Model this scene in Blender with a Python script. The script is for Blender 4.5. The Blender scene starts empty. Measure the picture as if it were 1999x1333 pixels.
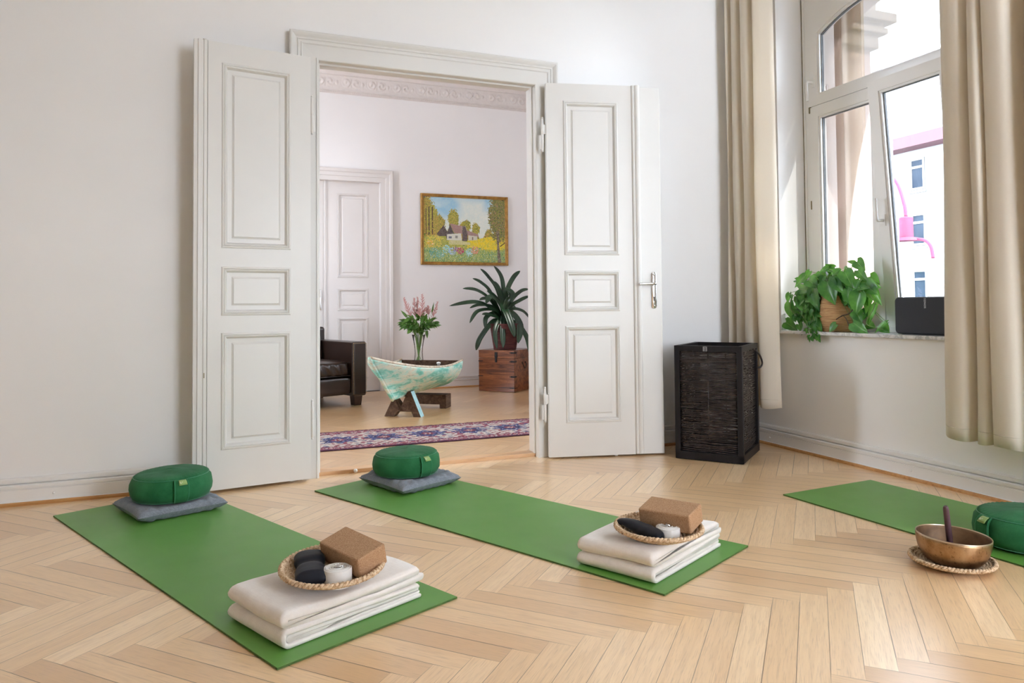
SKY, SUN, EXPO = 25.0, 45.0, -0.08
SUND = (-.34, .62, -.72)
import bpy, math, random
import numpy as np
from mathutils import Vector, Matrix, Euler
D = bpy.data
COL = bpy.context.scene.collection
PI = math.pi
rnd = random.Random(7)
def R(d): return math.radians(d)

# ---------------------------------------------------------------- materials
def srgb(r, g, b):
    f = lambda c: (c/255/12.92) if c/255 <= .04045 else ((c/255+.055)/1.055)**2.4
    return (f(r), f(g), f(b), 1)
class NT:
    def __init__(s, m): s.m = m; s.t = m.node_tree; s.n = s.t.nodes; s.l = s.t.links
    def node(s, k, **kw):
        n = s.n.new(k)
        for a, v in kw.items(): setattr(n, a, v)
        return n
    def link(s, a, b): s.l.new(a, b)
    def math(s, op, a, b=None, c=None):
        n = s.n.new('ShaderNodeMath'); n.operation = op
        for i, v in enumerate((a, b, c)):
            if v is None: continue
            if isinstance(v, (int, float)): n.inputs[i].default_value = v
            else: s.l.new(v, n.inputs[i])
        return n.outputs[0]
    def mix(s, f, a, b):
        n = s.n.new('ShaderNodeMix'); n.data_type = 'RGBA'
        for i, v in ((0, f), (6, a), (7, b)):
            if isinstance(v, (int, float, tuple)): n.inputs[i].default_value = v
            else: s.l.new(v, n.inputs[i])
        return n.outputs[2]
    def noise(s, vec, scale, detail=3, rough=.5, dist=0):
        n = s.n.new('ShaderNodeTexNoise'); n.inputs['Scale'].default_value = scale
        n.inputs['Detail'].default_value = detail; n.inputs['Roughness'].default_value = rough; n.inputs['Distortion'].default_value = dist
        if vec is not None: s.l.new(vec, n.inputs['Vector'])
        return n.outputs['Fac']
    def ramp(s, f, stops):
        n = s.n.new('ShaderNodeValToRGB'); s.l.new(f, n.inputs[0]); e = n.color_ramp.elements
        while len(e) > len(stops): e.remove(e[-1])
        while len(e) < len(stops): e.new(.5)
        for x, (p, c) in zip(e, stops): x.position = p; x.color = c
        return n.outputs[0]
    def bump(s, h, strength, dist=.001):
        n = s.n.new('ShaderNodeBump'); n.inputs['Strength'].default_value = strength; n.inputs['Distance'].default_value = dist
        s.l.new(h, n.inputs['Height']); return n.outputs[0]
    def coord(s, k='Object'):
        n = s.n.new('ShaderNodeTexCoord'); return n.outputs[k]
    def mapping(s, v, scale=(1, 1, 1), rot=(0, 0, 0)):
        n = s.n.new('ShaderNodeMapping'); n.inputs['Scale'].default_value = scale; n.inputs['Rotation'].default_value = rot
        s.l.new(v, n.inputs[0]); return n.outputs[0]
def newmat(name, rough=.5, spec=.5, metal=0, coat=0, coat_r=.1, trans=0, ior=1.45, sheen=0):
    m = D.materials.new(name); m.use_nodes = True; t = NT(m)
    b = m.node_tree.nodes['Principled BSDF']
    b.inputs['Roughness'].default_value = rough; b.inputs['Metallic'].default_value = metal
    b.inputs['Specular IOR Level'].default_value = spec; b.inputs['Coat Weight'].default_value = coat
    b.inputs['Coat Roughness'].default_value = coat_r; b.inputs['Transmission Weight'].default_value = trans
    b.inputs['IOR'].default_value = ior; b.inputs['Sheen Weight'].default_value = sheen
    t.b = b; return t
def simple(name, c, c2=None, rough=.5, scale=8, bump=0, bscale=60, bdist=.001, **kw):
    """two-tone noise colour plus fine noise bump"""
    t = newmat(name, rough, **kw)
    co = t.coord()
    c2 = c2 or tuple(min(1, x*.9) for x in c[:3])+(1,)
    f = t.noise(co, scale, 4)
    f = t.ramp(f, [(.35, (0, 0, 0, 1)), (.65, (1, 1, 1, 1))])
    t.link(t.mix(f, c, c2), t.b.inputs['Base Color'])
    if bump: t.link(t.bump(t.noise(co, bscale, 3), bump, bdist), t.b.inputs['Normal'])
    return t.m
def fabric(name, c, c2, scale=900, rough=.9, sheen=.3, bump=.5, big=9, transl=0, blotch=.5):
    t = newmat(name, rough, spec=.2, sheen=sheen)
    co = t.coord()
    w1 = t.noise(t.mapping(co, (1, .12, 1)), scale, 2); w2 = t.noise(t.mapping(co, (.12, 1, .3)), scale, 2)
    wv = t.math('ADD', t.math('MULTIPLY', w1, .5), t.math('MULTIPLY', w2, .5))
    f = t.math('ADD', t.math('MULTIPLY', wv, 1-blotch), t.math('MULTIPLY', t.noise(co, big, 4), blotch))
    f = t.ramp(f, [(.38, (0, 0, 0, 1)), (.62, (1, 1, 1, 1))])
    col = t.mix(f, c, c2)
    t.link(col, t.b.inputs['Base Color'])
    bn = t.bump(wv, bump, .0006); t.link(bn, t.b.inputs['Normal'])
    if transl:
        tr = t.node('ShaderNodeBsdfTranslucent'); t.link(col, tr.inputs[0])
        ms = t.node('ShaderNodeMixShader'); ms.inputs[0].default_value = transl
        out = [n for n in t.n if n.type == 'OUTPUT_MATERIAL'][0]
        t.link(t.b.outputs[0], ms.inputs[1]); t.link(tr.outputs[0], ms.inputs[2]); t.link(ms.outputs[0], out.inputs[0])
    return t.m
def wood(name, c1, c2, c3, axis='X', scale=1, rough=.4, coat=0, bump=.15, spec=.5):
    t = newmat(name, rough, coat=coat, spec=spec)
    s = {'X': (1.2, 14, 14), 'Y': (14, 1.2, 14), 'Z': (14, 14, 1.2)}[axis]
    co = t.mapping(t.coord(), tuple(k*scale for k in s))
    f1 = t.noise(co, 1.6, 5, .6, 1.2); f2 = t.noise(t.mapping(t.coord(), tuple(k*scale*4 for k in s)), 3, 3)
    c = t.ramp(f1, [(.3, c1), (.5, c2), (.72, c3)])
    c = t.mix(t.math('MULTIPLY', t.math('GREATER_THAN', f2, .56), .25), c, c1)
    t.link(c, t.b.inputs['Base Color'])
    t.link(t.bump(f2, bump, .001), t.b.inputs['Normal'])
    return t.m
M = {}
M['wall'] = simple('plaster_white', (.80, .795, .785, 1), (.83, .825, .815, 1), .85, 1.2, .25, 220, .0006, spec=.15)
M['wall_inner'] = simple('plaster_blush', (.79, .77, .762, 1), (.82, .80, .792, 1), .85, 1.2, .2, 220, .0006, spec=.15)
M['ceiling'] = simple('ceiling_paint', (.8, .79, .77, 1), (.82, .81, .79, 1), .9, 2, spec=.1)
M['paint'] = simple('satin_door_paint', (.665, .655, .625, 1), (.695, .685, .655, 1), .38, 2.5, .12, 90, .0008)
M['skirt'] = simple('skirting_paint', (.74, .73, .705, 1), (.77, .76, .735, 1), .45, 2.5, .1, 90, .0008)
M['paint_inner'] = simple('satin_door_paint_blush', (.67, .635, .61, 1), (.70, .665, .64, 1), .4, 2.5, .1, 90, .0008)
M['stucco'] = simple('stucco_relief', (.70, .65, .62, 1), (.73, .68, .65, 1), .8, 20, spec=.2)
M['pvc'] = simple('white_window_profile', (.87, .88, .885, 1), (.89, .90, .905, 1), .25, 3)
M['rubber'] = simple('grey_gasket', (.12, .13, .14, 1), (.16, .17, .18, 1), .6, 30)
M['oakstrip'] = wood('oak_skirting_strip', (.36, .17, .06, 1), (.48, .25, .09, 1), (.56, .31, .13, 1), 'X', rough=.35)
M['threshold'] = wood('oak_threshold', (.52, .30, .15, 1), (.62, .38, .2, 1), (.70, .46, .27, 1), 'X', rough=.3)
M['chrome'] = simple('polished_chrome', (.8, .8, .8, 1), (.75, .75, .76, 1), .12, 5, metal=1)
M['brassy'] = simple('aged_hinge_metal', (.30, .25, .14, 1), (.18, .16, .1, 1), .5, 30, metal=.7)
M['black'] = simple('keyhole_black', (.01, .01, .01, 1), (.015, .012, .01, 1), .6, 20)
M['mat'] = None
def mat_yoga():
    t = newmat('yoga_mat_green', .4, spec=.6, coat=.12, coat_r=.4)
    co = t.coord()
    f = t.noise(co, 2.5, 3); c = t.mix(f, (.092, .262, .040, 1), (.112, .298, .052, 1))
    scr = t.noise(t.mapping(co, (60, 1.8, 1), (0, 0, .25)), 1.5, 5, .65)
    k = t.ramp(scr, [(.62, (0, 0, 0, 1)), (.85, (.30, .30, .30, 1))])
    c = t.mix(k, c, (.22, .38, .16, 1))
    t.link(c, t.b.inputs['Base Color'])
    t.link(t.bump(t.noise(co, 700, 2), .35, .0006), t.b.inputs['Normal'])
    r = t.math('ADD', t.math('MULTIPLY', t.noise(co, 6, 3), .15), .33); t.link(r, t.b.inputs['Roughness'])
    return t.m
M['mat'] = mat_yoga()
M['matedge'] = simple('yoga_mat_edge', (.05, .11, .02, 1), (.07, .14, .03, 1), .7, 50)
M['zafu'] = fabric('green_cotton_twill', (.014, .105, .036, 1), (.028, .155, .060, 1), 700, .85, .06, .5, 12, blotch=.6)
M['zafu_piping'] = fabric('green_cotton_piping', (.03, .19, .09, 1), (.04, .23, .11, 1), 700, .85, .3)
M['tag'] = fabric('pale_green_label', (.24, .36, .12, 1), (.30, .42, .16, 1), 900, .8, .1)
M['tag_mark'] = simple('label_mark_cream', (.62, .68, .48, 1), None, .7, 60)
M['grey'] = fabric('grey_melange_linen', (.15, .165, .195, 1), (.25, .27, .31, 1), 420, .95, .1, .6, 30, blotch=.15)
M['blanket'] = fabric('cream_wool_felt', (.75, .70, .65, 1), (.82, .78, .73, 1), 260, .97, .5, .9, 25, blotch=.45)
M['cork'] = None
def cork():
    t = newmat('pressed_cork', .85, spec=.2); co = t.coord()
    v = t.node('ShaderNodeTexVoronoi'); v.inputs['Scale'].default_value = 620; t.link(co, v.inputs['Vector'])
    sep = t.node('ShaderNodeSeparateColor'); t.link(v.outputs['Color'], sep.inputs[0])
    c = t.ramp(sep.outputs[0], [(0, (.26, .14, .07, 1)), (.2, (.37, .215, .12, 1)), (.7, (.43, .26, .145, 1)), (1, (.50, .32, .19, 1))])
    t.link(c, t.b.inputs['Base Color']); t.link(t.bump(v.outputs['Distance'], .5, .0008), t.b.inputs['Normal']); return t.m
M['cork'] = cork()
M['wicker'] = None
def wicker():
    t = newmat('seagrass_braid', .75, spec=.3); co = t.coord()
    f = t.noise(co, 120, 4, .7)
    c = t.ramp(f, [(.28, (.16, .075, .03, 1)), (.42, (.46, .30, .17, 1)), (.55, (.68, .51, .34, 1)), (.72, (.78, .65, .48, 1))])
    t.link(c, t.b.inputs['Base Color']); t.link(t.bump(t.noise(t.mapping(co, (1, 1, 3)), 260, 3), .6, .001), t.b.inputs['Normal']); return t.m
M['wicker'] = wicker()
M['blackcloth'] = fabric('black_cotton_sateen', (.006, .0065, .010, 1), (.011, .012, .018, 1), 800, .5, .05, .3)
M['webbing'] = fabric('white_cotton_webbing', (.74, .72, .68, 1), (.80, .78, .75, 1), 500, .9, .2, .5)
M['bronze'] = None
def bronze():
    t = newmat('hammered_bronze', .34, metal=1); co = t.coord()
    f = t.noise(co, 18, 5, .65); g = t.noise(co, 90, 3)
    c = t.ramp(f, [(.3, (.20, .115, .055, 1)), (.5, (.36, .22, .115, 1)), (.7, (.46, .31, .175, 1))])
    c = t.mix(t.math('MULTIPLY', t.math('GREATER_THAN', g, .63), .5), c, (.10, .055, .03, 1))
    t.link(c, t.b.inputs['Base Color']); t.link(t.math('ADD', t.math('MULTIPLY', f, .3), .22), t.b.inputs['Roughness'])
    t.link(t.bump(t.noise(co, 40, 2), .25, .002), t.b.inputs['Normal']); return t.m
M['bronze'] = bronze()
M['bronze_rim'] = simple('polished_bronze_rim', (.62, .50, .36, 1), None, .3, 30, metal=1)
M['mallet'] = wood('mallet_plum_wood', (.05, .025, .032, 1), (.085, .042, .05, 1), (.11, .06, .068, 1), 'Z', rough=.45)
M['darkwood'] = wood('espresso_wood', (.006, .005, .0055, 1), (.011, .009, .010, 1), (.016, .013, .014, 1), 'Z', rough=.42, spec=.3)
M['strand'] = simple('dark_reed_strands', (.016, .011, .011, 1), (.04, .03, .027, 1), .26, 40, .3, 300)
M['plaque'] = simple('grey_metal_plaque', (.30, .30, .32, 1), None, .35, 40, metal=.6)
M['curtain'] = fabric('cream_curtain_cloth', (.86, .80, .70, 1), (.89, .83, .73, 1), 700, .9, .2, .3, 3, transl=.42, blotch=.3)
M['hem'] = fabric('curtain_hem_stitch', (.56, .50, .41, 1), (.6, .54, .45, 1), 700, .9)
M['marble'] = None
def marble():
    t = newmat('grey_veined_marble', .18); co = t.coord()
    f = t.noise(co, 7, 8, .65, 1.5); c = t.ramp(f, [(.35, (.72, .71, .70, 1)), (.48, (.60, .60, .59, 1)), (.52, (.38, .39, .40, 1)), (.58, (.68, .67, .66, 1))])
    t.link(c, t.b.inputs['Base Color']); return t.m
M['marble'] = marble()
M['speaker'] = simple('graphite_speaker_shell', (.012, .012, .014, 1), (.014, .014, .016, 1), .45, 20)
M['grille'] = simple('black_speaker_grille', (.011, .012, .016, 1), (.02, .021, .026, 1), .55, 900, .6, 900, .001)
M['letter'] = simple('printed_light_grey', (.70, .70, .72, 1), None, .4, 10)
M['soil'] = simple('potting_soil', (.02, .012, .008, 1), (.04, .026, .018, 1), .95, 60, 1, 120, .006)
M['stemgreen'] = simple('leaf_stem_green', (.16, .26, .06, 1), (.10, .2, .04, 1), .5, 30)
M['branch'] = simple('dark_bare_vine', (.04, .025, .015, 1), None, .7, 30)
def leafmat(name, dark, light, rib, rough=.28, transl=.3, patt=9):
    t = newmat(name, rough, spec=.7)
    uv = t.coord('UV'); sp = t.node('ShaderNodeSeparateXYZ'); t.link(uv, sp.inputs[0])
    a = t.math('ABSOLUTE', t.math('SUBTRACT', sp.outputs[0], .5))
    k = t.noise(t.coord(), patt, 3)
    c = t.mix(t.ramp(k, [(.35, (0, 0, 0, 1)), (.68, (1, 1, 1, 1))]), dark, light)
    c = t.mix(t.ramp(a, [(0, (.8, .8, .8, 1)), (.035, (0, 0, 0, 1))]), c, rib)
    t.link(c, t.b.inputs['Base Color'])
    tr = t.node('ShaderNodeBsdfTranslucent'); t.link(t.mix(.35, c, (.35, .6, .05, 1)), tr.inputs[0])
    ms = t.node('ShaderNodeMixShader'); ms.inputs[0].default_value = transl
    out = [n for n in t.n if n.type == 'OUTPUT_MATERIAL'][0]
    t.link(t.b.outputs[0], ms.inputs[1]); t.link(tr.outputs[0], ms.inputs[2]); t.link(ms.outputs[0], out.inputs[0])
    return t.m
M['pothos'] = leafmat('heart_leaf_green', (.020, .135, .025, 1), (.10, .33, .055, 1), (.22, .42, .14, 1), .27, .30, 16)
M['strapleaf'] = leafmat('dark_strap_leaf', (.006, .024, .010, 1), (.018, .060, .020, 1), (.012, .04, .015, 1), .3, .07, 5)
M['bouquetleaf'] = leafmat('bouquet_leaf_green', (.03, .10, .015, 1), (.10, .25, .03, 1), (.12, .26, .06, 1), .45, .25, 14)
M['astilbe'] = simple('pink_astilbe_flower', (.50, .25, .24, 1), (.66, .42, .39, 1), .9, 60)
M['potweave'] = None
def ringweave(name, c1, c2, c3, sc, bumpd=.004):
    t = newmat(name, .7, spec=.3); co = t.coord(); sp = t.node('ShaderNodeSeparateXYZ'); t.link(co, sp.inputs[0])
    f = t.noise(t.mapping(co, (1, 1, 22)), sc, 4, .65)
    c = t.ramp(f, [(.32, c1), (.5, c2), (.68, c3)])
    t.link(c, t.b.inputs['Base Color']); t.link(t.bump(f, .6, bumpd), t.b.inputs['Normal']); return t.m
M['potweave'] = ringweave('natural_rope_pot', (.27, .13, .055, 1), (.52, .32, .155, 1), (.62, .42, .23, 1), 14)
M['redweave'] = ringweave('oxblood_reed_pot', (.035, .010, .010, 1), (.10, .03, .028, 1), (.18, .07, .06, 1), 7)
M['chest'] = wood('sheesham_wood', (.045, .012, .005, 1), (.20, .062, .020, 1), (.34, .13, .045, 1), 'X', 1.1, .3, coat=.3)
M['iron'] = simple('black_iron_fitting', (.012, .01, .01, 1), (.02, .017, .015, 1), .45, 30, metal=.5)
M['leather'] = None
def leather():
    t = newmat('brown_bonded_leather', .30, spec=.5, coat=.15, coat_r=.2); co = t.coord()
    f = t.noise(co, 6, 4); c = t.mix(f, (.013, .007, .005, 1), (.036, .018, .012, 1)); t.link(c, t.b.inputs['Base Color'])
    t.link(t.bump(t.noise(co, 260, 3), .35, .001), t.b.inputs['Normal']); return t.m
M['leather'] = leather()
M['nail'] = simple('antique_brass_nails', (.35, .26, .15, 1), None, .35, 10, metal=.8)
M['darkleg'] = wood('dark_stained_leg', (.02, .008, .005, 1), (.035, .015, .009, 1), (.05, .022, .014, 1), 'Z', rough=.35)
M['weathered'] = wood('weathered_brown_timber', (.035, .017, .010, 1), (.075, .042, .026, 1), (.13, .08, .05, 1), 'X', 1.3, .8, bump=.5, spec=.2)
M['bluepaint'] = simple('worn_light_blue_paint', (.22, .46, .50, 1), (.40, .55, .55, 1), .6, 40)
def boatpaint():
    t = newmat('chipped_turquoise_boat_paint', .5, spec=.4); co = t.coord()
    w = t.mapping(co, (1.0, 1.0, 3.2), (0, .12, 0))
    f = t.noise(w, 4.2, 6, .6, .8); g = t.noise(w, 14, 6, .7, .5); h = t.noise(t.mapping(co, (1, 1, 7)), 13, 5, .75, 1.5)
    c = t.ramp(f, [(.36, (.10, .42, .34, 1)), (.46, (.20, .56, .48, 1)), (.51, (.52, .66, .56, 1)), (.60, (.66, .69, .58, 1)), (.72, (.58, .62, .42, 1))])
    c = t.mix(t.ramp(g, [(.50, (0, 0, 0, 1)), (.60, (.75, .75, .75, 1))]), c, (.40, .72, .66, 1))
    c = t.mix(t.ramp(h, [(.59, (0, 0, 0, 1)), (.64, (.85, .85, .85, 1))]), c, (.15, .15, .10, 1))
    t.link(c, t.b.inputs['Base Color']); t.link(t.bump(h, .4, .003), t.b.inputs['Normal']); return t.m
M['boat'] = boatpaint()
M['gunwale'] = simple('worn_cream_boat_paint', (.60, .55, .43, 1), (.36, .28, .19, 1), .6, 30)
def glass(name, rough=0.0, tint=(1, 1, 1, 1), ior=1.45):
    t = newmat(name, rough, trans=1, ior=ior); t.b.inputs['Base Color'].default_value = tint
    # daylight passes a pane in shadow rays the same for every viewer
    return t.m
def pane():
    m = D.materials.new('window_glass'); m.use_nodes = True; t = NT(m); t.n.clear()
    o = t.node('ShaderNodeOutputMaterial'); a = t.node('ShaderNodeBsdfTransparent'); g = t.node('ShaderNodeBsdfGlossy')
    a.inputs[0].default_value = (.93, .96, .95, 1); g.inputs['Roughness'].default_value = .01
    f = t.node('ShaderNodeFresnel'); f.inputs[0].default_value = 1.45
    n = t.noise(t.coord(), 3, 1); k = t.math('MULTIPLY', f.outputs[0], t.math('ADD', .9, t.math('MULTIPLY', n, .1)))
    x = t.node('ShaderNodeMixShader'); t.link(k, x.inputs[0]); t.link(a.outputs[0], x.inputs[1]); t.link(g.outputs[0], x.inputs[2]); t.link(x.outputs[0], o.inputs[0])
    return m
M['pane'] = pane()
def thin():
    m = D.materials.new('clear_vase_glass'); m.use_nodes = True; t = NT(m); t.n.clear()
    o = t.node('ShaderNodeOutputMaterial'); a = t.node('ShaderNodeBsdfTransparent'); g = t.node('ShaderNodeBsdfGlossy')
    a.inputs[0].default_value = (.975, .985, .98, 1); g.inputs['Roughness'].default_value = .03
    f = t.node('ShaderNodeLayerWeight'); f.inputs[0].default_value = .12
    n = t.noise(t.coord(), 8, 1); k = t.math('ADD', t.math('MULTIPLY', f.outputs[0], .9), t.math('MULTIPLY', n, .08))
    x = t.node('ShaderNodeMixShader'); t.link(k, x.inputs[0]); t.link(a.outputs[0], x.inputs[1]); t.link(g.outputs[0], x.inputs[2]); t.link(x.outputs[0], o.inputs[0])
    return m
M['vase'] = thin()
M['bronze_in'] = simple('dull_bronze_inside', (.19, .105, .05, 1), (.09, .05, .025, 1), .55, 22, .3, 60, metal=.35)
M['goldframe'] = simple('gilt_frame', (.46, .25, .06, 1), (.30, .15, .035, 1), .35, 25, metal=.45)
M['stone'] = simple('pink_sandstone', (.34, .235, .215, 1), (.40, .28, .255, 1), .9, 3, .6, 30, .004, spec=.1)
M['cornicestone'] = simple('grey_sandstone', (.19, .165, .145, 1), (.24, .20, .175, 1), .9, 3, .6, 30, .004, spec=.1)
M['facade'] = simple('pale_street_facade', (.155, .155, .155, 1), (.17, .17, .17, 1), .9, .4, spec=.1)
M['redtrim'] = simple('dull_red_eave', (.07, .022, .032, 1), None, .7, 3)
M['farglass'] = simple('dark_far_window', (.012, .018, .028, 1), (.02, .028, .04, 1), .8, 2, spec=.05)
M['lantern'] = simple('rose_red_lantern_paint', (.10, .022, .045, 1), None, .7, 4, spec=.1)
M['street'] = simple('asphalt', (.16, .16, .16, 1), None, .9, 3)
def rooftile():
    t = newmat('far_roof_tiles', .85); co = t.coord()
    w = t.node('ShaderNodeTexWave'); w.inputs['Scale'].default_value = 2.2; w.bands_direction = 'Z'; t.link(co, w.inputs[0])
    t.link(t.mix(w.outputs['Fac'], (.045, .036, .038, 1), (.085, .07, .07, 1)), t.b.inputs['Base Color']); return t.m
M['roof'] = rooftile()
def colattr(name, rough, bump=.3, bs=300, coat=0):
    t = newmat(name, rough, coat=coat, spec=.3); a = t.node('ShaderNodeVertexColor'); a.layer_name = 'Col'
    n = t.noise(t.coord(), bs, 3)
    t.link(t.mix(t.math('MULTIPLY', t.math('SUBTRACT', n, .5), .22), a.outputs[0], (1, 1, 1, 1)), t.b.inputs['Base Color'])
    t.link(t.bump(n, bump, .002), t.b.inputs['Normal']); return t.m
M['oilpaint'] = colattr('oil_paint_on_canvas', .45, .5, 220)
M['rug'] = colattr('knotted_wool_pile', .95, .6, 500)
def parquet(name, tint):
    t = newmat(name, .3, spec=.7, coat=1.0, coat_r=.30)
    uv = t.node('ShaderNodeUVMap'); uv.uv_map = 'plank'; s = t.node('ShaderNodeSeparateXYZ'); t.link(uv.outputs[0], s.inputs[0])
    u2 = t.node('ShaderNodeUVMap'); u2.uv_map = 'rand'; s2 = t.node('ShaderNodeSeparateXYZ'); t.link(u2.outputs[0], s2.inputs[0])
    U, V, r1, r2 = s.outputs[0], s.outputs[1], s2.outputs[0], s2.outputs[1]
    cx = t.node('ShaderNodeCombineXYZ')
    t.link(t.math('ADD', t.math('MULTIPLY', U, 3.0), t.math('MULTIPLY', r1, 61)), cx.inputs[0])
    t.link(t.math('ADD', t.math('MULTIPLY', V, 46.0), t.math('MULTIPLY', r2, 37)), cx.inputs[1]); t.link(t.math('MULTIPLY', r1, 9), cx.inputs[2])
    g = t.noise(cx.outputs[0], 1.3, 5, .6, .9)
    cy = t.node('ShaderNodeCombineXYZ')
    t.link(t.math('ADD', t.math('MULTIPLY', U, 16), t.math('MULTIPLY', r2, 50)), cy.inputs[0])
    t.link(t.math('MULTIPLY', V, 420.0), cy.inputs[1]); t.link(r1, cy.inputs[2])
    fine = t.noise(cy.outputs[0], 1.0, 2)
    base = t.ramp(r1, [(0, (.55*tint[0], .37*tint[1], .215*tint[2], 1)), (.3, (.65*tint[0], .475*tint[1], .305*tint[2], 1)), (.7, (.71*tint[0], .54*tint[1], .365*tint[2], 1)), (1, (.80*tint[0], .655*tint[1], .495*tint[2], 1))])
    c = t.mix(t.ramp(g, [(.38, (.34, .34, .34, 1)), (.56, (0, 0, 0, 1))]), base, (.53*tint[0], .36*tint[1], .21*tint[2], 1))
    c = t.mix(t.ramp(fine, [(.54, (0, 0, 0, 1)), (.68, (.32, .32, .32, 1))]), c, (.36, .22, .12, 1))
    co = t.coord(); kn = t.noise(co, 11, 1); c = t.mix(t.ramp(kn, [(.8, (0, 0, 0, 1)), (.83, (.7, .7, .7, 1))]), c, (.16, .08, .04, 1))
    w = .0757; L = .585
    e = t.math('MINIMUM', t.math('MINIMUM', V, t.math('SUBTRACT', w, V)), t.math('MINIMUM', U, t.math('SUBTRACT', L, U)))
    gapw = t.math('ADD', .0003, t.math('MULTIPLY', t.math('GREATER_THAN', r2, .8), .0006))
    line = t.math('LESS_THAN', e, gapw)
    c = t.mix(t.math('MULTIPLY', line, t.math('ADD', .3, t.math('MULTIPLY', t.math('GREATER_THAN', r2, .8), .35))), c, (.23, .13, .065, 1))
    t.link(c, t.b.inputs['Base Color'])
    rr = t.math('ADD', t.math('ADD', .27, t.math('MULTIPLY', g, .10)), t.math('MULTIPLY', t.noise(co, 3, 3), .08)); t.link(rr, t.b.inputs['Roughness'])
    hgt = t.math('ADD', t.math('MULTIPLY', fine, .25), t.math('MULTIPLY', line, -1.0))
    wav = t.math('MULTIPLY', t.noise(co, 5, 2), 1.2)
    t.link(t.bump(t.math('ADD', hgt, wav), .22, .0012), t.b.inputs['Normal'])
    return t.m
M['parquet'] = parquet("oak_herringbone_parquet", (1.20, 1.11, .93))
M['parquet_inner'] = parquet('golden_herringbone_parquet', (.93, .77, .56))

# ---------------------------------------------------------------- mesh helpers
def obj(name, v, f, m, parent=None, smooth=False, loc=None, rot=None, uv=None, bev=0, bseg=2, mats=None, fm=None, angle=None):
    me = D.meshes.new(name); me.from_pydata([tuple(map(float, p)) for p in v], [], [tuple(map(int, q)) for q in f])
    for x in (mats or [m]): me.materials.append(M[x] if isinstance(x, str) else x)
    if fm is not None: me.polygons.foreach_set('material_index', fm)
    if uv is not None:
        l = me.uv_layers.new(name='UVMap'); a = np.array(uv, dtype=np.float32)
        idx = np.empty(len(me.loops), dtype=np.int32); me.loops.foreach_get('vertex_index', idx)
        l.data.foreach_set('uv', a[idx].ravel())
    me.validate(); me.update()
    if smooth: me.polygons.foreach_set('use_smooth', [True]*len(me.polygons))
    o = D.objects.new(name, me); COL.objects.link(o)
    if angle is not None:
        with bpy.context.temp_override(object=o, active_object=o, selected_objects=[o], selected_editable_objects=[o]):
            try: bpy.ops.object.shade_smooth_by_angle(angle=R(angle))
            except Exception: pass
    if bev:
        b = o.modifiers.new('bevel', 'BEVEL'); b.width = bev; b.segments = bseg; b.limit_method = 'ANGLE'; b.angle_limit = R(35)
    if parent is not None: o.parent = parent
    if loc is not None: o.location = loc
    if rot is not None: o.rotation_euler = rot
    return o
class MB:
    def __init__(s): s.v = []; s.f = []; s.uv = []; s.fm = []
    def add(s, v, f, uv=None, mi=0):
        n = len(s.v); s.v += [tuple(p) for p in v]; s.f += [tuple(i+n for i in q) for q in f]
        s.uv += list(uv) if uv is not None else [(0, 0)]*len(v); s.fm += [mi]*len(f); return s
    def box(s, a, b, T=None, mi=0):
        x0, y0, z0 = a; x1, y1, z1 = b
        v = [(x0, y0, z0), (x1, y0, z0), (x1, y1, z0), (x0, y1, z0), (x0, y0, z1), (x1, y0, z1), (x1, y1, z1), (x0, y1, z1)]
        if T is not None: v = [tuple(T @ Vector(p)) for p in v]
        return s.add(v, [(0, 3, 2, 1), (4, 5, 6, 7), (0, 1, 5, 4), (1, 2, 6, 5), (2, 3, 7, 6), (3, 0, 4, 7)], mi=mi)
    def lathe(s, prof, n=48, T=None, mi=0):
        v, f = lathe(prof, n)
        if T is not None: v = [tuple(T @ Vector(p)) for p in v]
        return s.add(v, f, mi=mi)
    def tube(s, pts, r, n=8, cap=True, mi=0):
        v, f = tube(pts, r, n, cap); return s.add(v, f, mi=mi)
    def make(s, name, m, parent=None, **kw):
        if len(set(s.fm)) > 1: kw['fm'] = s.fm
        return obj(name, s.v, s.f, m, parent, uv=s.uv if kw.pop('useuv', False) else None, **kw)
def lathe(prof, n=48, cap=True):
    v = []; f = []
    for i, (r, z) in enumerate(prof):
        for k in range(n): a = 2*PI*k/n; v.append((r*math.cos(a), r*math.sin(a), z))
    for i in range(len(prof)-1):
        for k in range(n):
            k2 = (k+1) % n; f.append((i*n+k, i*n+k2, (i+1)*n+k2, (i+1)*n+k))
    if cap and prof[0][0] > 1e-5: f.append(tuple(reversed(range(n))))
    if cap and prof[-1][0] > 1e-5: f.append(tuple((len(prof)-1)*n+k for k in range(n)))
    return v, f
def tube(pts, r, n=8, cap=True):
    pts = [Vector(p) for p in pts]; v = []; f = []
    rs = r if isinstance(r, (list, tuple)) else [r]*len(pts)
    t0 = (pts[1]-pts[0]).normalized(); up = Vector((0, 0, 1)) if abs(t0.z) < .9 else Vector((1, 0, 0))
    nn = t0.cross(up).normalized()
    for i, p in enumerate(pts):
        t = (pts[min(i+1, len(pts)-1)]-pts[max(i-1, 0)]).normalized()
        nn = (nn - t*nn.dot(t)).normalized(); b = t.cross(nn)
        for k in range(n):
            a = 2*PI*k/n; v.append(tuple(p+(nn*math.cos(a)+b*math.sin(a))*rs[i]))
    for i in range(len(pts)-1):
        for k in range(n):
            k2 = (k+1) % n; f.append((i*n+k, i*n+k2, (i+1)*n+k2, (i+1)*n+k))
    if cap: f.append(tuple(reversed(range(n)))); f.append(tuple((len(pts)-1)*n+k for k in range(n)))
    return v, f
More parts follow.
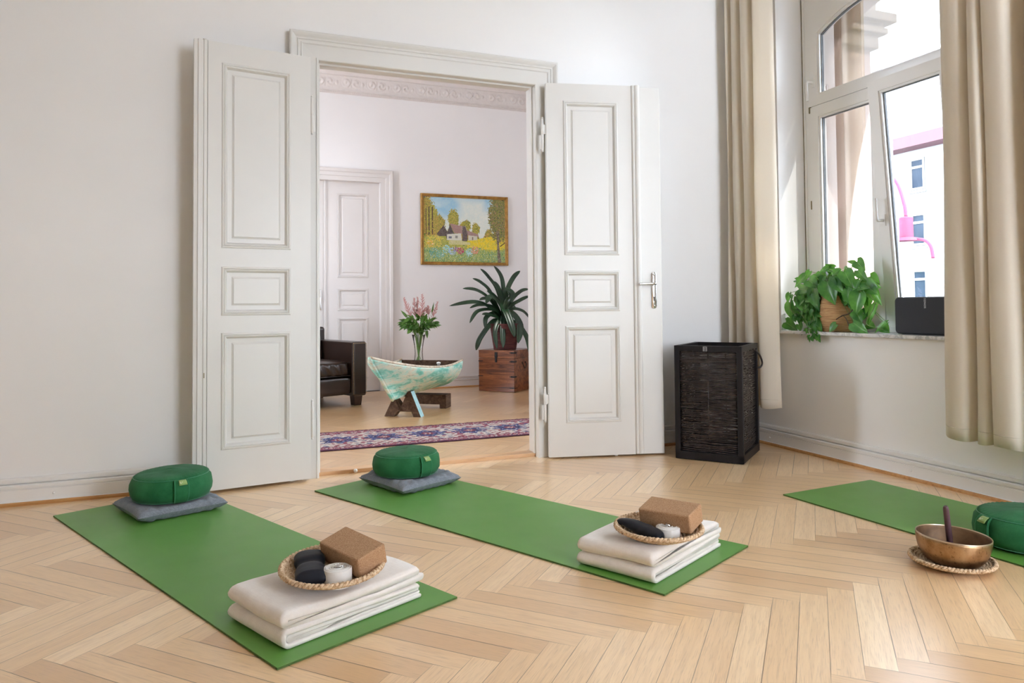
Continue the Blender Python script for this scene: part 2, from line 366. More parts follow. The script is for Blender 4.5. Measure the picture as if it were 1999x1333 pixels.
def grid(fn, nu, nv, closed_u=False):
    v = []; f = []; uv = []
    for i in range(nu+(0 if closed_u else 1)):
        for j in range(nv+1):
            a, b = i/nu, j/nv; v.append(tuple(fn(a, b))); uv.append((a, b))
    n = nv+1; N = nu if closed_u else nu+1
    for i in range(nu):
        for j in range(nv):
            i2 = (i+1) % N; f.append((i*n+j, i2*n+j, i2*n+j+1, i*n+j+1))
    return v, f, uv
def catmull(P, n=8):
    P = [Vector(p) for p in P]; out = []
    for i in range(len(P)-1):
        p0, p1, p2, p3 = P[max(i-1, 0)], P[i], P[i+1], P[min(i+2, len(P)-1)]
        for k in range(n):
            t = k/n; out.append(.5*((2*p1)+(p2-p0)*t+(2*p0-5*p1+4*p2-p3)*t*t+(3*p1-p0-3*p2+p3)*t*t*t))
    out.append(P[-1]); return out
def tag(o, label=None, cat=None, group=None, kind=None):
    if label: o['label'] = label
    if cat: o['category'] = cat
    if group: o['group'] = group
    if kind: o['kind'] = kind
    return o
def thing(name, loc=(0, 0, 0), rz=0, label=None, cat=None, group=None, kind=None, parent=None):
    o = D.objects.new(name, None); o.empty_display_size = .05; COL.objects.link(o); o.location = loc; o.rotation_euler = (0, 0, rz)
    if parent is not None: o.parent = parent
    return tag(o, label, cat, group, kind)
def copy_tree(o, parent=None):
    c = o.copy(); COL.objects.link(c); c.parent = parent
    for ch in [x for x in D.objects if x.parent == o]: copy_tree(ch, c)
    return c
def smoothstep(a, b, x):
    t = max(0, min(1, (x-a)/(b-a))); return t*t*(3-2*t)
def hnoise(x, y, s=0):
    xi, yi = math.floor(x), math.floor(y); fx, fy = x-xi, y-yi
    def h(i, j):
        n = (i*374761393+j*668265263+s*1442695041) & 0xffffffff; n = ((n ^ (n >> 13))*1274126177) & 0xffffffff
        return ((n ^ (n >> 16)) & 0xffff)/65535
    fx = fx*fx*(3-2*fx); fy = fy*fy*(3-2*fy)
    return (h(xi, yi)*(1-fx)+h(xi+1, yi)*fx)*(1-fy)+(h(xi, yi+1)*(1-fx)+h(xi+1, yi+1)*fx)*fy
def fbm(x, y, s=0, o=4):
    a, r = .5, 0
    for k in range(o): r += a*hnoise(x, y, s+k); x *= 2.03; y *= 2.03; a *= .5
    return r

# ---------------------------------------------------------------- camera (solved from the photograph's vanishing points)
F_, PY_ = 1410.6, 556.0
yaw, pit, rol = R(21.5385), R(1.7237), R(-.5208)
fw = Vector((math.sin(yaw)*math.cos(pit), math.cos(yaw)*math.cos(pit), math.sin(pit)))
r0 = Vector((math.cos(yaw), -math.sin(yaw), 0)); u0 = r0.cross(fw)
rr = r0*math.cos(rol)+u0*math.sin(rol); uu = -r0*math.sin(rol)+u0*math.cos(rol)
cam = D.cameras.new('camera'); co = D.objects.new('camera', cam); COL.objects.link(co)
co.matrix_world = Matrix(((rr.x, uu.x, -fw.x, 0), (rr.y, uu.y, -fw.y, 0), (rr.z, uu.z, -fw.z, .9), (0, 0, 0, 1)))
cam.sensor_fit = 'HORIZONTAL'; cam.sensor_width = 36; cam.lens = F_/1999*36; cam.shift_y = -(666.5-PY_)/1999; cam.clip_start = .05; cam.clip_end = 200
bpy.context.scene.camera = co

# ---------------------------------------------------------------- the room
YA, XB = 4.01, 3.275          # door wall and window wall planes
XL, YF0, XI = -3.0, -1.3, -2.2          # left wall and the wall behind the camera
ZC = 3.5
YI, YB = 4.11, 7.66           # inner room
def herring(name, x0, x1, y0, y1, z, m, ybase=1.7705, xphA=.539, parent=None, seed=3):
    rg = random.Random(seed); pit = .1075; t = .0275; rise = .4185
    V = []; Fc = []; uvp = []; uvr = []
    def clip(poly):
        for ax, lim, sg in ((0, x0, 1), (0, x1, -1), (1, y0, 1), (1, y1, -1)):
            out = []
            for i in range(len(poly)):
                a, b = poly[i], poly[(i+1) % len(poly)]
                da, db = sg*(a[ax]-lim), sg*(b[ax]-lim)
                if da >= 0: out.append(a)
                if (da >= 0) != (db >= 0):
                    k = da/(da-db); out.append(tuple(a[q]+(b[q]-a[q])*k for q in range(2)))
            poly = out
            if len(poly) < 3: return None
        return poly
    k0 = math.floor((y0-ybase)/rise)-2; k1 = math.ceil((y1-ybase)/rise)+2
    # x of a low tooth corner on each row line
    xs = {0: xphA}
    for k in range(0, k1+1): xs[k+1] = xs[k]+(-.392-2*.0 if k % 2 == 0 else .4065)
    for k in range(0, k0-1, -1): xs[k-1] = xs[k]+(-.4065 if (k-1) % 2 else .392)
    for k in range(k0, k1):
        n0 = math.floor((x0-xs[k])/pit)-6; n1 = math.ceil((x1-xs[k])/pit)+6
        for n in range(n0, n1+1):
            ylo, yhi = ybase+k*rise-t, ybase+k*rise+t
            if k % 2 == 0:      # planks run down to the right
                p4 = (xs[k]+n*pit, ylo); p3 = (p4[0]+.0545, yhi); dx = -.392
                q2 = (p4[0]+dx, ylo+rise); q1 = (p3[0]+dx, yhi+rise); poly = [p4, p3, q1, q2]
            else:               # planks run up to the right
                q2 = (xs[k]+n*pit, ylo); q1 = (q2[0]-.053, yhi); dx = .4065
                poly = [q2, (q2[0]+dx, ylo+rise), (q1[0]+dx, yhi+rise), q1]
            o_ = poly[0]; e = Vector((poly[3][0]-o_[0], poly[3][1]-o_[1])) if k % 2 == 0 else Vector((poly[1][0]-o_[0], poly[1][1]-o_[1]))
            e.normalize(); s_ = Vector((poly[1][0]-o_[0], poly[1][1]-o_[1])) if k % 2 == 0 else Vector((poly[3][0]-o_[0], poly[3][1]-o_[1]))
            nrm = Vector((-e.y, e.x)); nrm = nrm if nrm.dot(s_) > 0 else -nrm
            a, b = rg.random(), rg.random()
            a = a*.58+(.40 if k % 2 else .0)  # odd rows lighter: reflection by grain direction put into the plank tone
            c = clip(poly)
            if not c: continue
            i0 = len(V); V += [(p[0], p[1], z) for p in c]; q = list(range(i0, i0+len(c)))
            ar = sum(c[i][0]*c[(i+1) % len(c)][1]-c[(i+1) % len(c)][0]*c[i][1] for i in range(len(c)))
            if ar < 0: q.reverse()
            Fc.append(q)
            for i in q:
                d = Vector((V[i][0]-o_[0], V[i][1]-o_[1])); uvp.append((d.dot(e), d.dot(nrm)*.0757/.0757)); uvr.append((a, b))
    me = D.meshes.new(name); me.from_pydata(V, [], Fc); me.materials.append(M[m])
    for nm, dat in (('plank', uvp), ('rand', uvr)):
        l = me.uv_layers.new(name=nm); l.data.foreach_set('uv', np.array(dat, dtype=np.float32).ravel())
    me.update(); o = D.objects.new(name, me); COL.objects.link(o); return o
fl = tag(herring('floor', XL, XB, YF0, YA+.03, 0, 'parquet'), 'light oak herringbone parquet floor of the yoga room', kind='structure')
fl2 = tag(herring('floor', XI, XB, YI, YB, .02, 'parquet_inner', ybase=4.32, xphA=.60, seed=11), 'golden herringbone parquet floor of the room behind', kind='structure')
b = MB(); b.box((XL-.2, YF0-.2, -.25), (4.2, YB+.3, -.02)); b.box((XI, YI, -.02), (XB, YB, .012))
tag(b.make('floor', 'street'), 'floor slab beneath the parquet', kind='structure')

def wall(name, axis, p0, p1, lo, hi, holes, m, label, z0=-.02, z1=ZC):
    """slab between planes p0,p1 along axis ('y' or 'x'), spanning lo..hi, with rectangular holes (a,b,za,zb)"""
    b = MB()
    def bx(a, c, za, zb):
        if c-a < 1e-4 or zb-za < 1e-4: return
        if axis == 'y': b.box((a, p0, za), (c, p1, zb))
        else: b.box((p0, a, za), (p1, c, zb))
    cur = lo
    for a, c, za, zb in sorted(holes):
        bx(cur, a, z0, z1); bx(a, c, z0, za); bx(a, c, zb, z1); cur = c
    bx(cur, hi, z0, z1)
    return tag(b.make(name, m), label, kind='structure')
W1 = (2.455, 3.645, .735, 3.08)
W2 = (1.33, 1.67, .735, 3.08)
W3 = (4.16, 4.86, .735, 3.08)  # unseen extra window, added to bring light into the room behind
W4 = (4.98, 6.12, .735, 3.08)
W6 = (5.2, 6.1, .8, 3.05)  # unseen left window, added to brighten the room behind
WF = (1.80, 3.12, .45, 3.1)  # unseen front window, added for more sky light on the door wall
# door wall: white on the yoga side, blush on the inner side
wall('wall_back', 'y', YA, YA+.05, XL, XB, [(.445, 1.735, -.02, 2.25)], 'wall', 'white plaster wall with the wide open double doorway')
wall('wall_back', 'y', YA+.05, YI, XL, XB, [(.445, 1.735, -.02, 2.25)], 'wall_inner', 'back face of the doorway wall, seen only in the further room')
wall('wall_right', 'x', XB, 3.56, YF0, YA+.05, [W2, W1], 'wall', 'white plaster window wall of the yoga room')
wall('wall_right', 'x', XB, 3.56, YA+.05, YB, [W3, W4], 'wall_inner', 'window wall of the room behind')
wall('wall_left', 'x', XL-.15, XL, YF0, YA, [], 'wall', 'left plaster wall outside the picture')
wall('wall_left', 'x', XI-.15, XI, YI, YB, [W6], 'wall_inner', 'left wall of the room behind, outside the picture')
wall('wall_front', 'y', YF0-.25, YF0, XL, XB, [WF], 'wall', 'wall behind the viewer with an added wide window')
wall('wall_back', 'y', YB, YB+.2, XL, XB, [(.39, 1.52, .0, 2.235)], 'wall_inner', 'blush plaster far wall of the room behind')
b = MB(); b.box((XL-.15, YF0-.25, ZC), (3.56, YB+.2, ZC+.2)); tag(b.make('ceiling', 'ceiling'), 'white ceiling above both rooms', kind='structure')

# skirting boards
SK = [(0, 0, 1), (.045, 0, 1), (.045, .010, 1), (.040, .017, 1), (.028, .0175, 0), (.028, .070, 0), (.022, .0715, 0), (.022, .0755, 0), (.028, .0775, 0), (.028, .090, 0), (.020, .0945, 0), (.006, .0950, 0), (.006, .0995, 0), (.016, .1005, 0), (.016, .117, 0), (.009, .123, 0), (0, .124, 0)]
def skirting(name, a, c, label, m='skirt', z=0, knobs=()):
    """board along a->c (wall is on the left-hand side when walking a->c reversed); profile grows to the right of a->c"""
    a = Vector((*a, 0)); c = Vector((*c, 0)); e = (c-a).normalized(); n = Vector((e.y, -e.x, 0))
    v = []; f = []; fm = []
    for p in (a, c):
        for d, h, _ in SK: q = p+n*d; v.append((q.x, q.y, z+h))
    N = len(SK)
    for i in range(N-1): f.append((i, i+1, N+i+1, N+i)); fm.append(1 if SK[i][2] and SK[i+1][2] else 0)
    f.append(tuple(range(N))); fm.append(0); f.append(tuple(reversed(range(N, 2*N)))); fm.append(0)
    o = tag(obj(name, v, f, m, mats=[m, 'oakstrip'], fm=fm), label, kind='structure')
    for x in knobs:
        q = a+e*x+n*.028; vv, ff = lathe([(0, 0), (.006, 0), (.006, .002), (.0045, .004), (.002, .0055), (0, .006)], 16)
        obj('screw_cap', vv, ff, m, o, smooth=True, loc=(q.x, q.y, z+.045), rot=Vector((n.x, n.y, 0)).to_track_quat('Z', 'Y').to_euler())
    return o
skirting('baseboard_back', (XL, YA), (.30, YA), 'white skirting board with oak strip, left of the double doors', knobs=(XL*-1-.755,))
skirting('baseboard_back', (1.88, YA), (XB, YA), 'white skirting board behind the black hamper')
skirting('baseboard_right', (XB, YA), (XB, YF0), 'white skirting board with oak strip along the window wall', knobs=(.27, 1.30, 1.95))
skirting('baseboard_back', (1.665, YB), (XB, YB), 'white skirting board on the far wall behind the chest', 'paint_inner', .02)
skirting('baseboard_right', (XB, YB), (XB, YI), 'skirting board under the further room window', 'paint_inner', .02)

# architraves: profile swept round three sides of an opening
def architrave(name, x0, x1, ztop, z0, y, sgn, prof, m, label):
    path = [((x0, z0), (-1, 0)), ((x0, ztop), (-1, 1)), ((x1, ztop), (1, 1)), ((x1, z0), (1, 0))]
    v = []; f = []; N = len(prof)
    for (px, pz), (dx, dz) in path:
        for o_, h in prof: v.append((px+dx*o_, y+sgn*h, pz+dz*o_))
    for s in range(3):
        for i in range(N-1): f.append((s*N+i, s*N+i+1, (s+1)*N+i+1, (s+1)*N+i))
    f.append(tuple(range(N))); f.append(tuple(reversed(range(3*N, 4*N))))
    return tag(obj(name, v, f, m), label, kind='structure')
AP = [(0, 0), (0, .040), (.004, .043), (.012, .043), (.014, .036), (.082, .038), (.086, .043), (.090, .044), (.094, .040), (.104, .040), (.108, .045), (.112, .040), (.118, .040), (.128, .048), (.138, .053), (.146, .053), (.151, .048), (.151, 0)]
tr1 = architrave('trim_1', .4575, 1.7275, 2.237, 0, YA, -1, AP, 'paint', 'moulded white architrave around the open double doorway')
bb = MB()
for x0, x1 in ((.445, .4575), (1.7275, 1.7375)): bb.box((x0, YA, 0), (x1, YI, 2.25))
bb.box((.4575, YA, 2.2372), (1.7275, YI, 2.25))
bb.box((.4675, YA+.002, 2.227), (1.7175, YA+.018, 2.2371)); bb.box((.4576, YA+.002, 0.02), (.4675, YA+.018, 2.237)); bb.box((1.7175, YA+.002, 0.02), (1.7274, YA+.018, 2.237))
jb = bb.make('jamb_lining', 'paint', tr1)
AP2 = [(0, 0), (0, .022), (.045, .024), (.050, .030), (.085, .032), (.095, .040), (.120, .046), (.128, .040), (.134, .0), ]
architrave('trim_2', .385, 1.525, 2.235, .02, YB, -1, AP2, 'paint_inner', 'moulded architrave around the closed door in the far wall')
th = MB(); th.box((.4575, 4.018, -.01), (1.7275, YI, .0205))
tho = tag(th.make('threshold_board', 'threshold', bev=.003), 'pale oak threshold step in the double doorway', kind='structure')
tho.name = 'trim_3'
# small white knob set in the threshold front
v, f = lathe([(0, 0), (.010, 0), (.011, .006), (.008, .013), (0, .016)], 20)
tag(obj('floor_stop', v, f, 'paint', smooth=True, loc=(.655, 4.012, .012), rot=(R(65), 0, 0)), 'small white round door stop on the doorway threshold', 'door stop')
v, f = lathe([(0, 0), (.012, 0), (.013, .007), (.009, .014), (0, .017)], 20)
tag(obj('floor_stop', v, f, 'paint', smooth=True, loc=(2.17, 3.826, .004)), 'small white door stop on the floor under the right door leaf', 'door stop')

# ---------------------------------------------------------------- double door leaves
PANELS = [(.207, .783), (.868, 1.112), (1.204, 2.132)]
def panel_rings(u0, u1, z0, z1):
    # (inset, depth) : depth positive = towards the viewer
    S = [(0, 0), (.003, .005), (.010, .0065), (.013, .0025), (.016, .0055), (.021, .004), (.027, -.008), (.029, -.013), (.050, -.0135), (.058, -.0085), (.0595, -.0055)]
    rings = []
    for i, d in S: rings.append([(u0+i, d, z0+i), (u1-i, d, z0+i), (u1-i, d, z1-i), (u0+i, d, z1-i)])
    return rings
def leaf_mesh(name, u_end, zb, zt, panels, pu0, pu1, th, m, parent):
    b = MB(); zz = [zb]+[q for p in panels for q in p]+[zt]
    def q(u0, z0, u1, z1): b.add([(u0, 0, z0), (u1, 0, z0), (u1, 0, z1), (u0, 0, z1)], [(0, 1, 2, 3)])
    q(0, zb, pu0, zt); q(pu1, zb, u_end, zt)
    for i in range(0, len(zz), 2): q(pu0, zz[i], pu1, zz[i+1])
    for a, c in panels:
        rg = panel_rings(pu0, pu1, a, c); n = len(b.v); 
        V = [p for r_ in rg for p in r_]; Fq = []
        for i in range(len(rg)-1):
            for k in range(4): k2 = (k+1) % 4; Fq.append((i*4+k, i*4+k2, (i+1)*4+k2, (i+1)*4+k))
        Fq.append(tuple(range(len(V)-4, len(V)))); b.add(V, Fq)
    # back and edges
    v = [(0, 0, zb), (u_end, 0, zb), (u_end, 0, zt), (0, 0, zt), (0, -th, zb), (u_end, -th, zb), (u_end, -th, zt), (0, -th, zt)]
    b.add(v, [(5, 4, 7, 6), (0, 4, 5, 1), (1, 5, 6, 2), (2, 6, 7, 3), (3, 7, 4, 0)])
    # local y is "towards viewer"
    return b.make(name, m, parent)
def strip(name, prof, z0, z1, m, parent):
    """vertical moulding; prof = closed polygon of (u,d)"""
    N = len(prof); v = [(u, d, z0) for u, d in prof]+[(u, d, z1) for u, d in prof]
    f = [(i, (i+1) % N, N+(i+1) % N, N+i) for i in range(N)]+[tuple(reversed(range(N))), tuple(range(N, 2*N))]
    return obj(name, v, f, m, parent)
def hinge(parent, z, m='paint', u=-.012, d=.006):
    b = MB(); b.lathe([(0, -.105), (.004, -.104), (.0065, -.099), (.0045, -.094), (.0075, -.090), (.0075, -.002), (.0068, 0), (.0085, .002), (.0085, .060), (.007, .064), (.0065, .090), (.0045, .094), (.0065, .099), (.004, .104), (0, .105)], 16)
    b.box((-.001, -.004, .004), (.024, .001, .058)); b.box((-.018, -.004, -.088), (.001, -.001, -.004))
    return b.make('hinge', m, parent, loc=(u, d, z), angle=40)
def place_leaf(o, p0, p1, mirror=False):
    e = Vector((p1[0]-p0[0], p1[1]-p0[1], 0)).normalized(); n = Vector((0, 0, 1)).cross(e)  # left normal
    if n.y > 0: n = -n
    o.matrix_world = Matrix(((e.x, n.x, 0, p0[0]), (e.y, n.y, 0, p0[1]), (0, 0, 1, 0), (0, 0, 0, 1)))
# left leaf : its local x runs to the left, so the frame is mirrored (handled by the matrix)
door1 = thing('door_1', label='left white panelled door leaf folded back against the wall', kind='structure')
lf = leaf_mesh('leaf', .505, .015, 2.232, PANELS, .103, .441, .038, 'paint', door1)
strip('rebate_strip', [(.505, -.036), (.505, -.006), (.509, -.001), (.522, -.001), (.526, -.006), (.532, -.006), (.5335, -.003), (.548, -.003), (.552, -.0085), (.568, -.010), (.568, -.036)], .015, 2.236, 'paint', door1)
for z in (1.925, .32): hinge(door1, z, u=-.008, d=-.004)
bb = MB(); bb.box((.517, -.012, .565), (.521, .0, .59)); bb.make('bolt_slot', 'brassy', door1)
bb = MB(); bb.box((.510, -.03, 2.232), (.528, -.012, 2.242)); bb.make('top_bolt', 'brassy', door1, bev=.002)
place_leaf(door1, (.410, 3.918), (-.096, 3.842))
door2 = thing('door_2', label='right white panelled door leaf with chrome lever handle', kind='structure')
leaf_mesh('leaf', .527, .010, 2.236, PANELS, .103, .441, .038, 'paint', door2)
strip('astragal', [(.527, -.03), (.527, .004), (.530, .010), (.536, .012), (.541, .009), (.544, .009), (.549, .015), (.558, .018), (.567, .018), (.573, .014), (.577, .006), (.578, -.03)], .014, 2.236, 'paint', door2)
strip('lock_stile', [(.578, -.038), (.578, 0), (.704, 0), (.708, -.004), (.708, -.038)], .010, 2.228, 'paint', door2)
for z in (1.925, .32): hinge(door2, z, u=-.022, d=-.006)
def rounded_plate(w, h, d, r, n=8):
    pts = []
    for cx, cz, a0 in ((w/2-r, h/2-r, 0), (-w/2+r, h/2-r, 90), (-w/2+r, -h/2+r, 180), (w/2-r, -h/2+r, 270)):
        for k in range(n+1): a = R(a0+90*k/n); pts.append((cx+r*math.cos(a), cz+r*math.sin(a)))
    N = len(pts); v = [(x, 0, z) for x, z in pts]+[(x, d, z) for x, z in pts]+[(x*.9, d+.0015, z*.985) for x, z in pts]
    f = [(i, (i+1) % N, N+(i+1) % N, N+i) for i in range(N)]+[(N+i, N+(i+1) % N, 2*N+(i+1) % N, 2*N+i) for i in range(N)]+[tuple(range(2*N, 3*N))]
    return v, f
v, f = rounded_plate(.034, .222, .004, .0169)
hp = obj('handle_plate', v, f, 'chrome', door2, loc=(.653, 0, .992), angle=50); tag(hp, 'chrome escutcheon plate')
for dz in (.094, -.094):
    v, f = lathe([(0, .002), (.005, .0015), (.006, 0)], 14); obj('screw', v, f, 'chrome', hp, smooth=True, loc=(0, .0055, dz), rot=(R(-90), 0, 0))
b = MB(); b.box((-.003, .0054, -.066), (.003, .0064, -.045)); b.lathe([(0, .0), (.0042, .0), (.0042, .0011), (0, .0011)], 14, Matrix.Translation((0, .0054, -.045)) @ Matrix.Rotation(R(-90), 4, 'X')); b.make('keyhole', 'black', hp)
b = MB(); b.tube(catmull([(0, .004, .038), (0, .030, .038), (-.004, .046, .038), (-.018, .052, .038), (-.06, .052, .0385), (-.108, .050, .036)], 5), [.0095]*6+[.0085]*6+[.0075]*14, 12)
b.make('lever', 'chrome', door2, loc=(.653, 0, .992), smooth=True)
place_leaf(door2, (1.770, 3.906), (2.46, 3.745))

# inner closed door
bk_ = MB(); bk_.box((.2, YB+.2, -.02), (1.7, YB+.24, 2.5)); tag(bk_.make('wall_back', 'wall_inner'), 'closure behind the far door', kind='structure')
door3 = thing('door_3', (0, YB+.06, 0), label='closed blush-white panelled double door in the far wall', kind='structure')
dm = thing('t', parent=None); D.objects.remove(dm)
lf = leaf_mesh('leaf', .560, .022, 2.235, [(.155, .80), (.873, 1.107), (1.22, 2.115)], .110, .436, .03, 'paint_inner', door3); lf.location = (.966, 0, 0); lf.scale = (1, -1, 1)
lf2 = leaf_mesh('leaf', .575, .022, 2.235, [(.155, .80), (.873, 1.107), (1.22, 2.115)], .11, .436, .03, 'paint_inner', door3); lf2.location = (.389, .006, 0); lf2.scale = (1, -1, 1)
s_ = strip('astragal', [(0, 0), (0, -.012), (.006, -.018), (.018, -.018), (.022, -.012), (.030, -.012), (.033, 0)], .022, 2.235, 'paint_inner', door3); s_.location = (.938, 0, 0)
v, f = rounded_plate(.036, .222, .004, .017); hp2 = obj('handle_plate', v, f, 'chrome', door3, loc=(.893, 0, .988), angle=50); hp2.scale = (1, -1, 1)
b = MB(); b.box((-.003, .0054, -.05), (.003, .0064, -.035)); b.box((-.003, .0054, .02), (.003, .0064, .035)); b.make('keyhole', 'black', hp2)
b = MB(); b.tube([(0, 0, 0), (0, -.045, 0), (-.02, -.052, 0), (-.10, -.05, 0)], .009, 10); b.make('lever', 'chrome', door3, loc=(.893, 0, 1.02), smooth=True)

# cornice with stucco leaf relief in the inner room (inside the far wall)
def cornice():
    b = MB()
    prof = [(0, 3.150), (.006, 3.152), (.012, 3.158), (.012, 3.166), (.006, 3.170), (.006, 3.180), (.016, 3.184), (.016, 3.190)]
    x0, x1 = XI, XB-.0
    v = []; N = len(prof)
    for x in (x0, x1):
        for d, z in prof: v.append((x, YB-d, z))
    b.add(v, [(i, i+1, N+i+1, N+i) for i in range(N-1)])
    nb = int((x1-.2)/.022)
    for k in range(nb):
        x = .2+k*.022; b.box((x, YB-.018, 3.1545), (x+.012, YB-.008, 3.168))
    prof2 = [(.016, 3.190), (.006, 3.192)]
    # frieze surface with repeated scroll and leaf relief
    def fn(a, c):
        x = .3+a*(x1-.3); z = 3.192+c*.15
        ph = (x/.27) % 1.0; uu_ = (ph-.5)*.27; w = z-3.267
        h = 0
        for sx in (-1, 1):
            cx, cz = sx*.052, .004; d = math.hypot(uu_-cx, w-cz); an = math.atan2(w-cz, (uu_-cx)*sx)
            sp = (d*95-an*1.0/1.0*.9) % (2*PI)
            if d < .048: h = max(h, (.5+.5*math.cos(sp*1.0))*.012*smoothstep(.048, .036, d)+.002)
        d = math.hypot(uu_, w*.8); an = math.atan2(w, uu_)
        if d < .05: h = max(h, .013*smoothstep(.05, .0, d)*(.55+.45*math.cos(an*7)))
        d = math.hypot((abs(uu_)-.118)*1.3, w)
        if d < .035: h = max(h, .009*smoothstep(.035, 0, d)*(.6+.4*math.cos(an*9)))
        edge = smoothstep(0, .06, c)*smoothstep(1, .94, c)
        return (x, YB-.006-h*edge-.003*fbm(x*60, z*60, 5)*edge, z)
    v, f, uv = grid(fn, 700, 26); b.add(v, f)
    b.box((XI, YB-.006, 3.192), (.3, YB, 3.342))
    p3 = [(.006, 3.342), (.020, 3.346), (.020, 3.356), (.034, 3.372), (.06, 3.40), (.11, 3.44), (.16, 3.46), (.16, 3.5), (0, 3.5)]
    v = []; N = len(p3)
    for x in (x0, x1):
        for d, z in p3: v.append((x, YB-d, z))
    b.add(v, [(i, i+1, N+i+1, N+i) for i in range(N-1)])
    return tag(b.make('trim_4', 'stucco', angle=60), 'stucco cornice frieze with scroll and leaf relief, far room', kind='structure')
cornice()

# ---------------------------------------------------------------- window 1
def arch_pts(y0, y1, zs, rise, n=24):
    c = (y0+y1)/2; h = (y1-y0)/2; Rr = (h*h+rise*rise)/(2*rise); zc = zs+rise-Rr
    return [(c+h*(1-2*k/n), zc+math.sqrt(max(0, Rr*Rr-(h*(1-2*k/n))**2))) for k in range(n+1)]  # from y1 to y0
def frame_ring(b, outer, inner, x0, x1):
    """solid between two closed (y,z) loops with equal counts"""
    N = len(outer); v = [(x0, y, z) for y, z in outer]+[(x0, y, z) for y, z in inner]+[(x1, y, z) for y, z in outer]+[(x1, y, z) for y, z in inner]
    f = []
    for i in range(N):
        j = (i+1) % N
        f += [(i, j, N+j, N+i), (2*N+j, 2*N+i, 3*N+i, 3*N+j), (N+i, N+j, 3*N+j, 3*N+i), (j, i, 2*N+i, 2*N+j)]
    b.add(v, f)
def rect(y0, y1, z0, z1): return [(y1, z0), (y1, z1), (y0, z1), (y0, z0)]
def archloop(y0, y1, z0, zs, rise, n=24): return [(y1, z0)]+arch_pts(y0, y1, zs, rise, n)+[(y0, z0)]
def boxloop_for(y0, y1, z0, z1, n=24):
    # outer rectangle sampled to match archloop counts
    return [(y1, z0)]+[(y1, z1) if k == 0 else (y0, z1) if k == n else (y1+(y0-y1)*k/n, z1) for k in range(n+1)]+[(y0, z0)]
def handle(parent, loc, down=True, rotx=0, side=1):
    b = MB(); b.box((-.006, -.014, -.032), (0, .014, .032))
    s = -1 if down else 1
    b.tube(catmull([(0, 0, 0), (-.035, 0, 0), (-.05, 0, .006*s), (-.054, 0, .03*s), (-.050, 0, .125*s)], 5), .0085, 10)
    return b.make('window_handle', 'pvc', parent, loc=loc, angle=50)
def window(name, y0, y1, label, tilt=True):
    w = thing(name, (0, 0, 0), label=label, kind='structure')
    off = y1-3.643
    Y = lambda y: y+off
    b = MB()
    frame_ring(b, boxloop_for(Y(2.457), Y(3.643), .737, 3.078), archloop(Y(2.532), Y(3.583), .80, 2.66, .135), 3.500, 3.558)
    b.make('window_frame', 'pvc', w, angle=40)
    b = MB(); b.box((3.498, Y(2.50), 2.120), (3.556, Y(3.60), 2.168)); b.make('transom', 'pvc', w, bev=.002)
    b = MB(); b.box((3.510, Y(3.032), .79), (3.556, Y(3.070), 2.13)); b.make('mullion', 'pvc', w, bev=.002)
    # top arched sash
    b = MB(); frame_ring(b, archloop(Y(2.525), Y(3.590), 2.165, 2.668, .135), archloop(Y(2.596), Y(3.519), 2.228, 2.622, .118), 3.488, 3.545)
    frame_ring(b, archloop(Y(2.596), Y(3.519), 2.228, 2.622, .118), archloop(Y(2.608), Y(3.507), 2.240, 2.614, .114), 3.497, 3.54)
    s = b.make('arched_sash', 'pvc', w, angle=40)
    b = MB(); frame_ring(b, archloop(Y(2.608), Y(3.507), 2.240, 2.614, .114), archloop(Y(2.612), Y(3.503), 2.244, 2.611, .113), 3.512, 3.528); b.make('gasket', 'rubber', s)
    L = archloop(Y(2.610), Y(3.505), 2.242, 2.612, .113); b = MB(); b.add([(3.520, y, z) for y, z in L], [tuple(range(len(L)))]); b.make('pane', 'pane', s)
    handle(w, (3.488, Y(3.555), 2.315))
    def casement(ya, yb, tilted):
        za, zb = .800, 2.158; b = MB(); g = .066
        X0 = 0
        frame_ring(b, rect(ya, yb, 0, zb-za), rect(ya+g, yb-g, g, zb-za-g), -.012, .045)
        frame_ring(b, rect(ya+g, yb-g, g, zb-za-g), rect(ya+g+.012, yb-g-.012, g+.012, zb-za-g-.012), -.003, .04)
        s = b.make('casement_sash', 'pvc', w, loc=(3.500, 0, za), angle=40)
        b = MB(); frame_ring(b, rect(ya+g+.012, yb-g-.012, g+.012, zb-za-g-.012), rect(ya+g+.016, yb-g-.016, g+.016, zb-za-g-.016), .012, .028); b.make('gasket', 'rubber', s)
        b = MB(); b.add([(.02, ya+g+.014, g+.014), (.02, yb-g-.014, g+.014), (.02, yb-g-.014, zb-za-g-.014), (.02, ya+g+.014, zb-za-g-.014)], [(0, 1, 2, 3)]); b.make('pane', 'pane', s)
        if tilted:
            s.rotation_euler = (0, R(-4.6), 0); handle(s, (-.012, yb-.034, .57), down=False)
        return s
    casement(Y(3.052), Y(3.586), False); casement(Y(2.530), Y(3.040), tilt)
    b = MB()
    b.box((3.486, Y(3.584), 2.125), (3.499, Y(3.596), 2.165)); b.box((3.486, Y(3.585), 1.505), (3.499, Y(3.594), 1.56)); b.make('hinge_fitting', 'brassy', w, bev=.001)
    b = MB()
    for z in (.80,): b.box((3.480, Y(2.47), .737), (3.502, Y(3.63), .768)); 
    b.make('sill_rail', 'pvc', w, bev=.003)
    # slim seam strip where the plaster reveal meets the frame
    b = MB(); b.box((3.486, Y(3.632), .737), (3.501, Y(3.6445), 3.07)); b.box((3.486, Y(2.4555), .737), (3.501, Y(2.468), 3.07)); b.make('cover_strip', 'pvc', w, bev=.003)
    b = MB(); b.box((3.4835, Y(3.6395), .737), (3.4865, Y(3.6435), 3.07)); b.make('seam', 'brassy', w)
    return w
window('window_1', W1[0], 3.643, 'white arched window with tilted casement above the marble sill')
